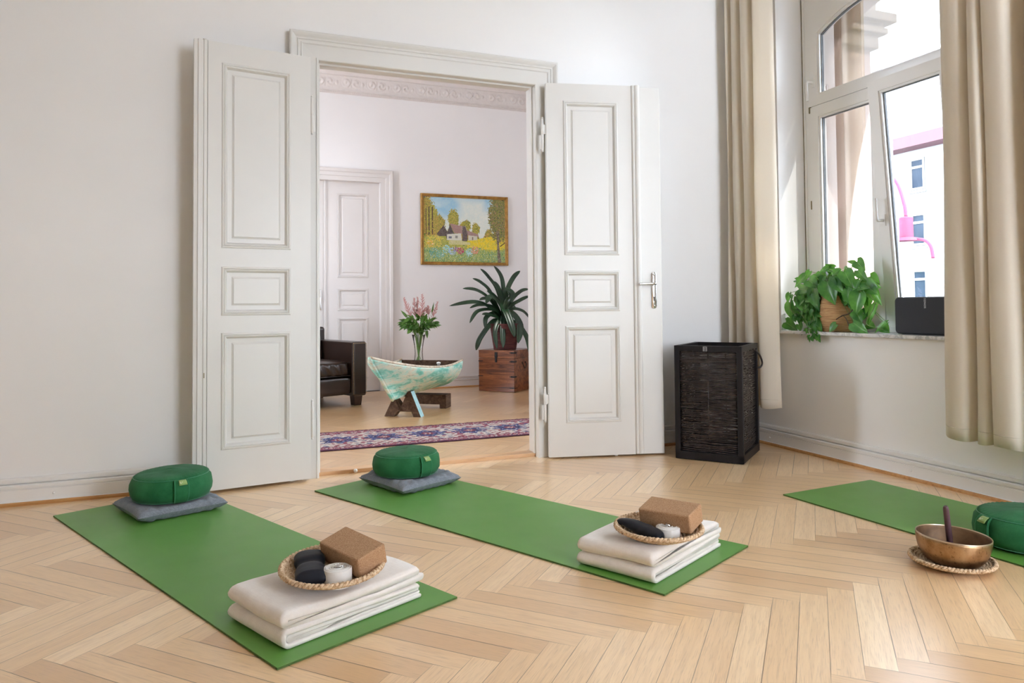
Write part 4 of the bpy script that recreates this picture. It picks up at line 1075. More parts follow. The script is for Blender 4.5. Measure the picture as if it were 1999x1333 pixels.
# ensure y axis equals e1
yv = t.matrix_world.to_3x3() @ Vector((0, 1, 0))
assert yv.dot(e1) > .9, yv
for x in (0, Lx-p):
    for y in (0, Ly-p):
        b = MB(); b.box((x, y, .004), (x+p, y+p, Hh-.03)); b.make('post', 'darkwood', t, bev=.0015)
for z0_, z1_, nm in ((Hh-.032, Hh, 'top_rail'), (.004, .050, 'bottom_rail')):
    for (x0, y0, x1, y1) in ((0, 0, .026, Ly), (Lx-.026, 0, Lx, Ly), (.026, 0, Lx-.026, .026), (.026, Ly-.026, Lx-.026, Ly)):
        b = MB(); b.box((x0, y0, z0_), (x1, y1, z1_)); b.make(nm, 'darkwood', t, bev=.0015)
rg = random.Random(5)
def reeds(name, fixed, lo, hi, axis, t):
    b = MB(); z = .054; 
    # thin uprights the reeds are woven round
    for k in range(1, 2):
        q = lo+(hi-lo)*k/2
        if axis == 'y': b.box((fixed-.002, q-.003, .045), (fixed+.002, q+.003, Hh-.03))
        else: b.box((q-.003, fixed-.002, .045), (q+.003, fixed+.002, Hh-.03))
    while z < Hh-.036:
        r = rg.uniform(.0026, .0042); ph = rg.choice((0, PI)); sl = rg.uniform(-.0025, .0025); pts = []
        for k in range(17):
            s = k/16; q = lo+(hi-lo)*s; off = .0022*math.sin(2*PI*s+ph); zz = z+sl*(s-.5)*2+.0015*math.sin(s*9+z*80)
            pts.append((fixed+off, q, zz) if axis == 'y' else (q, fixed+off, zz))
        b.tube(pts, r, 5)
        z += r*1.55+rg.uniform(.0010, .0040)
    return b.make(name, 'strand', t, smooth=True)
reeds('woven_panel', .014, p, Ly-p, 'y', t); reeds('woven_panel', Lx-.014, p, Ly-p, 'y', t)
reeds('woven_panel', .014, p, Lx-p, 'x', t); reeds('woven_panel', Ly-.014, p, Lx-p, 'x', t)
b = MB(); b.box((.02, .02, .02), (Lx-.02, Ly-.02, .03)); b.make('base_board', 'darkwood', t)
b = MB(); b.box((-.0016, Ly*.5-.0, Hh-.031), (.0, Ly*.5+.024, Hh-.004)); pl = b.make('metal_plaque', 'plaque', t); tag(pl, 'small grey metal plaque')
b = MB()
for z in (Hh-.010, Hh-.016, Hh-.022, Hh-.027): b.box((-.0021, Ly*.5+.007, z-.0013), (-.0016, Ly*.5+.017, z+.0013))
b.box((-.0021, Ly*.5+.006, Hh-.028), (-.0016, Ly*.5+.0075, Hh-.008)); b.make('engraved_mark', 'iron', pl)
b = MB(); b.tube(catmull([(Lx-.15, -.002, Hh-.030), (Lx-.11, -.016, Hh-.045), (Lx-.06, -.026, Hh-.08), (Lx-.03, -.030, Hh-.12), (Lx-.035, -.022, Hh-.145), (Lx-.05, -.004, Hh-.15)], 8), .0055, 8); b.make('rope_handle', 'strand', t, smooth=True)

# ---------------------------------------------------------------- curtains
def curtain(name, plan, ztop, zbot, label, seed, narrow=.9):
    P = catmull([(x, y, 0) for x, y in plan], 10); n = len(P); nz = 60; v = []; f = []
    cx = sum(p.x for p in P)/n
    for j in range(nz+1):
        s = j/nz; z = ztop+(zbot-ztop)*s
        for i, p in enumerate(P):
            k = i/(n-1); amp = .94+.08*s
            w = .008*math.sin(z*3.1+k*14+seed)*(s)+.006*(fbm(k*14, z*1.6, seed)-.5)
            xx = cx+(p.x-cx)*amp+w; yy = p.y+.006*math.sin(z*1.7+seed+k*3)*s+(.032*s*(1-k*3) if seed == 2 and k < .33 else 0)
            v.append((xx, yy, z+.004*math.sin(k*40)*(s > .99)))
    for j in range(nz):
        for i in range(n-1): f.append((j*n+i, j*n+i+1, (j+1)*n+i+1, (j+1)*n+i))
    t = thing(name, (0, 0, 0), 0, label, 'curtain', 'cream curtains at the window')
    o = obj('curtain_cloth', v, f, 'curtain', t, smooth=True)
    s_ = o.modifiers.new('thick', 'SOLIDIFY'); s_.thickness = .0018
    row = int(nz*.985)
    b = MB(); b.tube([Vector(v[row*n+i])+Vector((-.0022, 0, 0)) for i in range(n)], .0012, 4); b.make('hem_stitching', 'hem', t)
    return t
curtain('curtain', [(3.19, 3.95), (3.12, 3.925), (3.08, 3.90), (3.12, 3.885), (3.19, 3.88), (3.20, 3.865), (3.12, 3.86), (3.082, 3.845), (3.085, 3.80), (3.15, 3.78), (3.20, 3.77), (3.19, 3.755), (3.11, 3.755), (3.075, 3.74), (3.08, 3.68), (3.16, 3.665), (3.205, 3.65), (3.18, 3.632), (3.10, 3.64), (3.065, 3.615), (3.085, 3.575), (3.13, 3.54), (3.158, 3.532)], ZC-.03, .262, 'cream curtain in the corner between hamper and window', 1)
curtain('curtain', [(3.17, 2.405), (3.14, 2.390), (3.09, 2.34), (3.082, 2.275), (3.12, 2.25), (3.17, 2.25), (3.15, 2.235), (3.085, 2.225), (3.068, 2.185), (3.10, 2.172), (3.17, 2.180), (3.20, 2.165), (3.14, 2.162), (3.075, 2.155), (3.06, 2.10), (3.075, 2.05), (3.15, 2.03), (3.20, 2.01), (3.15, 1.98), (3.08, 1.96), (3.07, 1.92), (3.12, 1.86), (3.20, 1.84), (3.16, 1.78), (3.08, 1.75), (3.10, 1.66), (3.2, 1.62), (3.12, 1.56)], ZC-.03, .280, 'cream curtain at the right edge of the picture in front of the loudspeaker', 2)
for y0, y1 in ((1.5, 4.0),):
    b = MB(); b.box((3.10, y0, ZC-.035), (3.19, y1, ZC)); tag(b.make('curtain_track', 'pvc'), 'white ceiling curtain track above the window', 'curtain track')

# ---------------------------------------------------------------- loudspeaker on the sill
t = thing('loudspeaker', (3.285, 2.632, .736), 0, 'black loudspeaker with printed name lying on the marble sill', 'loudspeaker')
def rbox(w, h, d, r, rb, n=8):
    # face in the (y,z) plane, depth along +x, softened rim
    def loop(k):
        pts = []
        for cy, cz, a0 in ((w/2-r, h-r, 0), (-w/2+r, h-r, 90), (-w/2+r, r, 180), (w/2-r, r, 270)):
            for i in range(n+1): a = R(a0+90*i/n); pts.append((cy+(r-k)*math.cos(a), cz+(r-k)*math.sin(a)))
        return pts
    L = []
    for k, x in ((rb, 0), (rb*.3, rb*.3), (0, rb), (0, d-rb), (rb, d)): L.append([(x, y, z) for y, z in loop(k)])
    v = [p for l in L for p in l]; N = len(L[0]); f = []
    for i in range(len(L)-1):
        for k in range(N): k2 = (k+1) % N; f.append((i*N+k, i*N+k2, (i+1)*N+k2, (i+1)*N+k))
    f.append(tuple(range(N))); f.append(tuple(4*N+k for k in reversed(range(N)))); return v, f
v, f = rbox(.364, .192, .15, .022, .006); bod = obj('speaker_body', v, f, 'speaker', t, angle=40, loc=(0, 0, .003))
v, f = rbox(.358, .186, .012, .020, .004); obj('front_grille', v, f, 'grille', t, angle=40, loc=(-.0035, 0, .006))
b = MB(); b.box((.01, -.15, 0), (.13, .15, .004)); b.make('rubber_foot', 'rubber', t)
def text(body, size, mname, parent, mw, name='lettering', ext=.0003):
    cu = D.curves.new(name, 'FONT'); cu.body = body; cu.size = size; cu.align_x = 'CENTER'; cu.align_y = 'CENTER'; cu.extrude = ext; cu.space_character = 1.08
    tmp = D.objects.new('tmp', cu); COL.objects.link(tmp); dg = bpy.context.evaluated_depsgraph_get()
    me = D.meshes.new_from_object(tmp.evaluated_get(dg)); D.objects.remove(tmp); me.materials.clear(); me.materials.append(M[mname])
    o = D.objects.new(name, me); COL.objects.link(o); o.parent = parent; o.matrix_local = mw; return o
# reads upwards near the top centre of the grille
mw = Matrix(((0, 0, -1, -.0043), (0, 1, 0, 0), (1, 0, 0, .162), (0, 0, 0, 1)))
# text x -> world +z (reads bottom to top), text y -> world +y
o = text('SONOS', .0145, 'letter', t, mw); 
b = MB(); b.tube([(-.0036, .009, .1905), (-.0040, .007, .182), (-.0040, -.007, .182), (-.0036, -.009, .1905)], .0012, 6); b.make('top_notch', 'speaker', t)

# ---------------------------------------------------------------- pothos in a rope pot
PC = Vector((3.365, 3.262, .736))
t = thing('potted_trailing_plant', PC, 0, 'trailing green heart-leaf plant in a rope pot on the sill', 'potted plant')
prof = []
rows = 22; 
for i in range(rows*4+1):
    s = i/(rows*4); z = s*.212; r = .089+.019*math.sin(PI*min(1, s*.9+.08))**1.0+.006*s; r += .0026*abs(math.sin(PI*s*rows)); prof.append((r, z))
v, f = lathe([(0, 0)]+prof+[(.094, .214), (.090, .205), (.088, .17), (0, .17)], 72); pot = obj('rope_pot', v, f, 'potweave', t, smooth=True)
v, f = lathe([(0, .195), (.05, .197), (.086, .186), (.087, .172)], 40); obj('soil', v, f, 'soil', t, smooth=True)
LV = []; LF = []; LU = []
def heart_leaf(base, direction, normal, L, W, curl=.25, fold=.25, twist=0, store=None):
    V_, F_l, U_ = store if store else (LV, LF, LU)
    d = Vector(direction).normalized(); nrm = Vector(normal); nrm = (nrm-d*nrm.dot(d)).normalized(); s_ = d.cross(nrm)
    nu, nv = 8, 6; n0 = len(V_)
    for i in range(nu+1):
        q = i/nu
        w = (math.sin(PI*min(1, q*.93+.07)**.62))**.9*(1-.12*q) if q < 1 else 0
        w = w if q > 0 else .42
        for j in range(nv+1):
            a = j/nv*2-1
            x = a*w*W/2; back = -.16*L*abs(a)**1.5*(1-q)**3
            y = q*L+back; z = fold*abs(x)*(1-.3*q)-curl*L*q*q+.04*L*math.sin(a*5+q*6)*abs(a)*.5
            p = Vector(base)+s_*x+d*y+nrm*z; V_.append(tuple(p)); U_.append((j/nv, q))
    for i in range(nu):
        for j in range(nv): a = n0+i*(nv+1)+j; F_l.append((a, a+1, a+nv+2, a+nv+1))
SB = MB()
def petiole(a, c, r=.0016, sag=.02):
    a = Vector(a); c = Vector(c); m = (a+c)/2+Vector((0, 0, sag)); SB.tube(catmull([a, m, c], 4), r, 5)
top = PC+Vector((0, 0, .20))
rg = random.Random(21)
def P5(cx, cy, X): return onx(1500+cx/5.553, 500+cy/5.553, X)-PC
# leaves read from the plant's silhouette: (base, tip, plane, width factor)
HL = [((640, 280), (695, 505), 3.245, .95), ((860, 365), (880, 525), 3.25, .8), ((990, 400), (930, 620), 3.24, .95), ((1060, 290), (1195, 500), 3.27, .6), ((400, 210), (270, 330), 3.27, .55), ((235, 500), (250, 695), 3.27, .75),
      ((480, 345), (520, 590), 3.25, .62), ((190, 715), (290, 790), 3.28, .7), ((450, 165), (385, 255), 3.30, .8), ((715, 120), (600, 98), 3.33, .55), ((940, 75), (860, 50), 3.35, .8), ((960, 60), (1030, 140), 3.33, .9), ((650, 130), (545, 170), 3.28, .7),
      ((560, 170), (540, 240), 3.28, .9), ((760, 150), (680, 215), 3.28, .8), ((830, 170), (905, 330), 3.26, .8), ((970, 155), (1060, 265), 3.29, .6), ((1100, 225), (1185, 285), 3.32, .9), ((950, 600), (1000, 705), 3.25, .95), ((920, 720), (1045, 820), 3.245, .8),
      ((735, 740), (650, 815), 3.25, .95), ((1165, 520), (1055, 745), 3.29, .35), ((1060, 745), (1140, 760), 3.30, .9), ((1290, 720), (1140, 815), 3.28, .45), ((1270, 735), (1300, 815), 3.30, .5), ((1220, 790), (1290, 820), 3.28, .5), ((370, 480), (440, 620), 3.26, .9), ((310, 540), (350, 650), 3.28, .9), ((500, 600), (580, 640), 3.26, .8),
      ((470, 690), (560, 790), 3.25, .9), ((430, 790), (350, 850), 3.235, .5), ((455, 830), (420, 900), 3.232, .35), ((490, 860), (540, 890), 3.23, .7), ((330, 740), (345, 800), 3.27, .9), ((230, 400), (200, 500), 3.30, .8), ((330, 360), (450, 370), 3.26, .6), ((350, 370), (400, 470), 3.26, .7),
      ((700, 260), (790, 380), 3.25, .65), ((740, 190), (800, 280), 3.28, .8), ((600, 220), (560, 300), 3.27, .9), ((920, 340), (1060, 330), 3.255, .55), ((980, 260), (930, 360), 3.26, .8), ((1120, 330), (1195, 330), 3.29, .8), ((1080, 340), (1170, 400), 3.27, .8), ((870, 300), (850, 360), 3.27, .8), ((440, 260), (520, 330), 3.26, .9),
      ((1010, 380), (1060, 520), 3.27, .7), ((1110, 400), (1040, 610), 3.28, .5), ((300, 260), (430, 270), 3.29, .35)]
for (bx_, by_), (tx_, ty_), X, wf in HL:
    a = P5(bx_, by_, X+.015); c = P5(tx_, ty_, X-.01); d = c-a; L = d.length*1.06
    nrm = Vector((-.95, -.25, .45))+Vector((rg.uniform(-.3, .1), rg.uniform(-.4, .4), rg.uniform(-.2, .3)))
    heart_leaf(a, d, nrm, L, L*wf*.92, .18, .3); src = Vector((rg.uniform(-.04, .02), rg.uniform(-.05, .05), .19))
    if a.z > .05: petiole(src, a, sag=.05)
for k in range(230):   # inner mass of leaves
    th = rg.uniform(0, 2*PI); q = rg.random()**.55
    y = .20*q*math.cos(th)+.015; z = .235+.115*q*math.sin(th)+.02; x = rg.uniform(-.07, .06)
    if y < -.05 and z > .30: z -= .03
    a = Vector((x, y, z)); d = Vector((rg.uniform(-.6, .2), (y)*2.2+rg.uniform(-.5, .5), rg.uniform(-.9, .35)))
    L = rg.uniform(.035, .07); heart_leaf(a, d, (-.6, rg.uniform(-.5, .5), .8), L, L*rg.uniform(.6, .85), .3, .3); petiole((rg.uniform(-.03, .03), rg.uniform(-.03, .03), .19), a)
for k in range(230):    # hanging left cluster (towards +y)
    s = rg.random(); y = .085+.175*s+rg.uniform(-.03, .03); z = .24-.20*rg.random()*(1-.15*s)-.0; x = rg.uniform(-.12, .01)
    if z < .05: x = -.13
    a = Vector((x, y, z)); d = Vector((rg.uniform(-.4, .1), rg.uniform(-.5, .5), -1+rg.uniform(-.2, .9))); L = rg.uniform(.028, .052)
    heart_leaf(a, d, (-.9, rg.uniform(-.5, .5), .4), L, L*rg.uniform(.6, .85), .25, .3)
for k in range(26):    # tips that hang over the marble edge
    cx = rg.uniform(400, 560); cy = 780+110*rg.random()-abs(cx-480)*.25; a = P5(cx, cy, 3.224); L = rg.uniform(.02, .04)
    heart_leaf(a, (rg.uniform(-.2, .05), rg.uniform(-.6, .6), -1), (-.9, rg.uniform(-.5, .5), .3), L, L*rg.uniform(.5, .75), .25, .3)
for k in range(60):    # right shoulder
    s = rg.random(); y = -.10-.09*s+rg.uniform(-.02, .02); z = .26-.16*s*rg.random()+rg.uniform(-.02, .04); x = rg.uniform(-.08, .05)
    a = Vector((x, y, z)); d = Vector((rg.uniform(-.4, .1), rg.uniform(-.6, .3), -1+rg.uniform(-.2, .9))); L = rg.uniform(.035, .07)
    heart_leaf(a, d, (-.9, rg.uniform(-.5, .5), .4), L, L*rg.uniform(.55, .8), .25, .3)
obj('foliage', LV, LF, 'pothos', t, smooth=True, uv=LU)
for P_ in ([(560, 400), (440, 480), (450, 640), (480, 760), (500, 860)], [(560, 400), (380, 440), (320, 560), (420, 720), (430, 800), (420, 880)], [(560, 380), (280, 420), (240, 560), (300, 640)], [(500, 400), (470, 560), (500, 700)], [(900, 380), (1080, 400), (1150, 540), (1060, 730), (1240, 790)]):
    SB.tube(catmull([P5(x, y, 3.262 if x > 520 or y < 700 else 3.236) for x, y in P_], 6), .0022, 6)
SB.make('stems', 'stemgreen', t, smooth=True)
b = MB(); X = 3.252
b.tube(catmull([P5(*p_, X+.0) for p_ in ((905, 510), (912, 580), (860, 630), (800, 645), (735, 685))], 6), [.0035]*20+[.0028]*5, 6)
b.tube(catmull([P5(*p_, X) for p_ in ((815, 645), (850, 690), (870, 750), (905, 785))], 6), .0024, 6); b.make('bare_vine', 'branch', t, smooth=True)

# ================================================================ the room behind
# ---------------------------------------------------------------- runner rug
def rug():
    x0, x1, y0, y1, z = -.35, 2.75, 4.58, 5.25, .0245; n, m = 620, 134
    V = []; C = []; Fq = []
    navy, red, cream, pink, blue, dk = (.018, .018, .06), (.15, .018, .028), (.42, .36, .31), (.23, .075, .10), (.05, .065, .17), (.035, .008, .028)
    W = y1-y0
    def col(x, y):
        v_ = (y-y0)/W; e = min(v_, 1-v_)*W
        if e < .014: return dk
        if e < .022: return red
        if e < .115:
            q = (x*14) % 1; w = (e-.022)/.093
            k = hnoise(x*95, y*95, 3)
            if w < .12 or w > .9: return navy if k > .35 else pink
            d = math.hypot((q-.5)*1.0, (w-.5)*1.25)
            if d < .16: return cream if k > .3 else navy
            if d < .30: return (pink if k > .5 else red)
            return (red if k > .62 else pink if k > .38 else cream if k > .2 else navy)
        # field
        P = .306; ph = ((x-.688)/P+.5); i = math.floor(ph); u = (ph-i-.5)*P; w = y-(y0+y1)/2
        an = math.atan2(w*1.05, u); d = math.hypot(u, w*1.05); k = hnoise(x*85, y*85, 9); k2 = hnoise(x*28, y*28, 17)
        R0 = .115+.022*math.cos(an*8)
        if d < .014: return red if k > .3 else cream
        if d < .024: return cream if k > .4 else red
        if d < .042+.006*math.cos(an*8): return red if k > .35 else pink
        if d < R0*.72: return (navy if k > .35 else blue if k > .15 else pink)
        if d < R0*.80: return cream if k > .55 else blue
        if d < R0: return (blue if k > .45 else navy)
        # scattered sprigs on the cream ground
        g1 = math.sin(x*46+3*math.sin(y*31))*math.sin(y*52+2*math.sin(x*23))
        if g1 > .62: return red if k > .4 else pink
        if g1 < -.66: return navy if k > .5 else blue
        if k2 > .72: return pink if k > .4 else red
        if k > .86: return (.12, .16, .14)
        return cream if k > .12 else pink
    for i in range(n+1):
        for j in range(m+1):
            x = x0+(x1-x0)*i/n; y = y0+W*j/m
            V.append((x, y, z+.0025*hnoise(x*60, y*60)+.0)); C.append((*col(x, y), 1))
    for i in range(n):
        for j in range(m): a = i*(m+1)+j; Fq.append((a, a+m+1, a+m+2, a+1))
    b = MB(); b.v, b.f = V, Fq; N = len(V); b.uv = [(0, 0)]*N; b.fm = [0]*len(Fq)
    ring = [i*(m+1) for i in range(n+1)]+[n*(m+1)+j for j in range(1, m+1)]+[i*(m+1)+m for i in range(n-1, -1, -1)]+[j for j in range(m-1, 0, -1)]
    R2 = []
    for r_ in ring: p_ = V[r_]; R2.append(len(V)); V.append((p_[0], p_[1], .021)); C.append((*dk, 1))
    for i in range(len(ring)): j = (i+1) % len(ring); Fq.append((ring[i], R2[i], R2[j], ring[j]))
    o = obj('runner_rug', V, Fq, 'rug'); a = o.data.color_attributes.new('Col', 'FLOAT_COLOR', 'POINT'); a.data.foreach_set('color', np.array(C, dtype=np.float32).ravel())
    return tag(o, 'red, navy and cream oriental runner rug just beyond the doorway', 'rug')
rug()

# ---------------------------------------------------------------- painting
def painting():
    x0, x1, z0, z1 = 1.957, 2.972, 1.365, 2.144; y = YB
    t = thing('framed_painting', (x0, y, z0), 0, 'gilt framed oil painting of a cottage in a flower meadow', 'painting'); W, H = x1-x0, z1-z0
    prof = [(0, 0), (0, .026), (.006, .030), (.012, .028), (.018, .018), (.026, .016), (.030, .019), (.034, .014), (.034, 0)]
    v = []; f = []; N = len(prof)
    for (cx, cz, sx, sz) in ((0, 0, 1, 1), (W, 0, -1, 1), (W, H, -1, -1), (0, H, 1, -1)):
        for o_, h in prof: v.append((cx+sx*o_, -h, cz+sz*o_))
    for s in range(4):
        s2 = (s+1) % 4
        for i in range(N-1): f.append((s*N+i, s2*N+i, s2*N+i+1, s*N+i+1))
    obj('picture_frame', v, f, 'goldframe', t)
    n, m = 300, 220; V = []; C = []; Fq = []
    def mixc(a, b, k): return tuple(p*(1-k)+q*k for p, q in zip(a, b))
    def col(u, w):  # u 0..1 left-right, w 0..1 bottom-top
        k = hnoise(u*130, w*100, 2); k2 = hnoise(u*60, w*45, 5); k3 = fbm(u*9, w*7, 8)
        # sky
        c = mixc((.70, .74, .68), (.80, .80, .70), k3*1.1)
        bl = max(smoothstep(.34, .12, abs(u-.20))*smoothstep(.55, .8, w), smoothstep(.66, .80, u)*smoothstep(.70, .92, w), .6*smoothstep(.86, 1.0, w))
        c = mixc(c, (.22, .48, .68), min(.85, bl*(.35+.9*fbm(u*8, w*9, 3))))
        c = mixc(c, (.50, .66, .66), .35*k2)
        # tree line
        def blob(cx, cw, rx, rw, cols, thr=1.0):
            nonlocal c
            d = ((u-cx)/rx)**2+((w-cw)/rw)**2+.9*(k-.5)+.5*(k2-.5)
            if d < thr: c = cols[int(min(len(cols)-1, hnoise(u*150+cx*9, w*115, 7)*len(cols)))]
        G = [(.16, .22, .04), (.36, .34, .05), (.52, .42, .07), (.08, .14, .04), (.42, .28, .08)]
        O = [(.42, .26, .06), (.56, .40, .08), (.24, .24, .05), (.62, .48, .10)]
        tl = .535+.06*math.sin(u*17)+.05*math.sin(u*41+1)-.10*smoothstep(.5, .75, u)
        if w < tl+.05*(k-.5): c = (G+O)[int(k2*8.9)]
        blob(.36, .66, .065, .16, O+G); blob(.52, .56, .05, .10, G); blob(.63, .52, .05, .10, O+G); blob(.02, .78, .10, .26, G+O); blob(.10, .68, .07, .20, O+G); blob(.17, .58, .09, .15, G+O)
        for tx_ in (.03, .065, .105):
            if abs(u-tx_) < .006 and .42 < w < .85 and k2 > .2: c = (.10, .06, .04)
        # meadow
        if w < .38+.03*math.sin(u*9):
            pal = [(.30, .34, .06), (.55, .50, .08), (.16, .24, .07), (.68, .60, .12), (.44, .36, .12)]
            if u > .52 and w > .2: pal = [(.78, .55, .02), (.82, .64, .04), (.52, .48, .06), (.80, .60, .10)]
            if u < .2 and w > .18: pal += [(.74, .52, .04), (.70, .50, .05)]
            if w < .20+.05*(k2-.5)+.03*math.sin(u*13): pal = [(.06, .20, .10), (.20, .34, .10), (.48, .48, .12), (.10, .28, .20), (.36, .40, .06), (.62, .58, .20), (.28, .46, .34), (.14, .22, .05)]
            c = pal[int(hnoise(u*150, w*70, 12)*len(pal)*.999)]
        # path
        if .30 < u < .56 and .27 < w < .33+.02*math.sin(u*20): c = mixc((.66, .60, .34), (.5, .5, .2), k)
        # flowers
        for cx, cw, r, cc in ((.27, .20, .05, (.30, .62, .60)), (.34, .17, .05, (.32, .48, .66)), (.44, .18, .045, (.45, .06, .12)), (.38, .2, .03, (.24, .10, .30)), (.55, .15, .05, (.36, .62, .62)), (.12, .14, .06, (.12, .32, .26)), (.62, .19, .05, (.62, .26, .14)), (.08, .28, .04, (.72, .42, .05)), (.20, .12, .05, (.20, .42, .30))):
            if math.hypot(u-cx, (w-cw)*.78) < r and hnoise(u*120+cx*50, w*100, 21) > .45: c = cc if k > .25 else mixc(cc, (.8, .8, .8), .6)
        # cottage
        def poly(pts, cc):
            nonlocal c
            ins = False; n_ = len(pts)
            for i in range(n_):
                (xa, ya), (xb, yb) = pts[i], pts[(i+1) % n_]
                if (ya > w) != (yb > w) and u < (xb-xa)*(w-ya)/(yb-ya)+xa: ins = not ins
            if ins: c = mixc(cc, (.5, .45, .4), .25*k)
        poly([(.155, .43), (.24, .57), (.30, .43), (.28, .40), (.18, .40)], (.07, .045, .04)); poly([(.27, .40), (.315, .59), (.37, .42), (.37, .36), (.27, .36)], (.06, .045, .05))
        poly([(.315, .60), (.45, .565), (.47, .44), (.365, .45)], (.36, .20, .18)); poly([(.45, .56), (.505, .565), (.53, .46), (.47, .46)], (.40, .28, .24)); poly([(.52, .50), (.66, .44), (.67, .40), (.53, .42)], (.34, .20, .18))
        poly([(.28, .43), (.45, .45), (.46, .34), (.28, .34)], (.66, .66, .58)); poly([(.47, .56), (.50, .56), (.53, .45), (.53, .33), (.465, .33), (.465, .47)], (.09, .06, .06)); poly([(.54, .42), (.65, .41), (.65, .35), (.54, .34)], (.60, .58, .46))
        poly([(.30, .40), (.335, .40), (.335, .365), (.30, .365)], (.10, .12, .2)); poly([(.38, .41), (.41, .41), (.41, .37), (.38, .37)], (.25, .25, .22)); poly([(.585, .40), (.60, .40), (.60, .35), (.585, .35)], (.2, .12, .1))
        # right tree
        tr = [(.09, .13, .03), (.20, .22, .05), (.34, .30, .08), (.05, .09, .04), (.42, .22, .12), (.16, .28, .12)]
        d = ((u-.93)/.135)**2+((w-.72)/.40)**2+.8*(k-.5)+.5*(k2-.5)
        if d < 1: c = tr[int(hnoise(u*140, w*120, 31)*5.99)]
        if .895+.03*(.35-w) < u < .925+.02*max(0, .25-w)*5 and w < .5: c = (.16, .12, .09) if k > .4 else (.30, .24, .17)
        if u > .93 and .25 < w < .33 and abs(w-.25-(u-.93)*1.0) < .01: c = (.1, .07, .05)
        return c
    for i in range(n+1):
        for j in range(m+1):
            u, w = i/n, j/m; V.append((.033+(W-.066)*u, -.010-.002*hnoise(u*120, w*90, 4), .033+(H-.066)*w)); C.append((*col(u, w), 1))
    for i in range(n):
        for j in range(m): a = i*(m+1)+j; Fq.append((a, a+m+1, a+m+2, a+1))
    o = obj('canvas', V, Fq, 'oilpaint', t); a = o.data.color_attributes.new('Col', 'FLOAT_COLOR', 'POINT'); a.data.foreach_set('color', np.array(C, dtype=np.float32).ravel())
    b = MB(); b.box((.02, -.008, .02), (W-.02, 0, H-.02)); b.make('backing', 'weathered', t)
painting()

# ---------------------------------------------------------------- wooden chest
Lc = Vector((2.46, 7.204, 0)); Cc = Vector((2.736, 6.891, 0)); e1 = (Cc-Lc); wl = e1.length; e1.normalize(); e2 = Vector((-e1.y, e1.x, 0))
t = thing('wooden_chest', (0, 0, 0), 0, 'reddish sheesham wood chest with black iron fittings under the strap-leaf plant', 'chest'); t.matrix_world = frame_from((Lc.x, Lc.y, .02), e1)
Dp = .44; Hh = .43
b = MB(); b.box((0, 0, .002), (wl, Dp, Hh-.085)); b.make('chest_body', 'chest', t, bev=.003)
b = MB(); b.box((0, 0, Hh-.082), (wl, Dp, Hh)); lid = b.make('chest_lid', 'chest', t, bev=.003)
b = MB(); b.box((wl*.46, -.005, Hh-.075), (wl*.54, -.0, Hh-.02)); b.box((wl*.475, -.009, Hh-.125), (wl*.525, -.002, Hh-.05)); b.make('hasp', 'iron', t, bev=.001)
for z in (Hh-.025, Hh-.115, Hh-.27, .045):
    bx_ = wl; b = MB(); b.box((bx_-.055, -.0035, z-.004), (bx_+.0035, .055, z+.004)); b.v = [(min(x, bx_+.0035), y, q) for x, y, q in b.v]
    b = MB(); v = [(bx_-.055, -.0035), (bx_+.0035, -.0035), (bx_+.0035, .055), (bx_, .055), (bx_, 0), (bx_-.055, 0)]
    for hz, c_ in ((.004, v), (.009, [(bx_-.040, -.0037), (bx_+.0037, -.0037), (bx_+.0037, .04), (bx_, .04), (bx_, 0), (bx_-.040, 0)])):
        if hz > .005 and z < .06: continue
        N_ = len(c_); b.add([(x, y, z-hz) for x, y in c_]+[(x, y, z+hz) for x, y in c_], [(i, (i+1) % N_, N_+(i+1) % N_, N_+i) for i in range(N_)]+[tuple(reversed(range(N_))), tuple(range(N_, 2*N_))])
    b.make('corner_strap', 'iron', t)
for z in (Hh-.115, Hh-.27): b = MB(); b.box((-.0035, -.0035, z-.004), (.05, 0, z+.004)); b.make('corner_strap', 'iron', t, bev=.0008)
b = MB(); b.box((wl, Dp*.5-.045, .285), (wl+.004, Dp*.5-.03, .305)); b.box((wl, Dp*.5+.03, .285), (wl+.004, Dp*.5+.045, .305))
b.tube(catmull([(wl+.006, Dp*.5-.037, .295), (wl+.014, Dp*.5-.034, .265), (wl+.016, Dp*.5, .235), (wl+.014, Dp*.5+.034, .265), (wl+.006, Dp*.5+.037, .295)], 6), .004, 8); b.make('side_handle', 'iron', t, smooth=False)

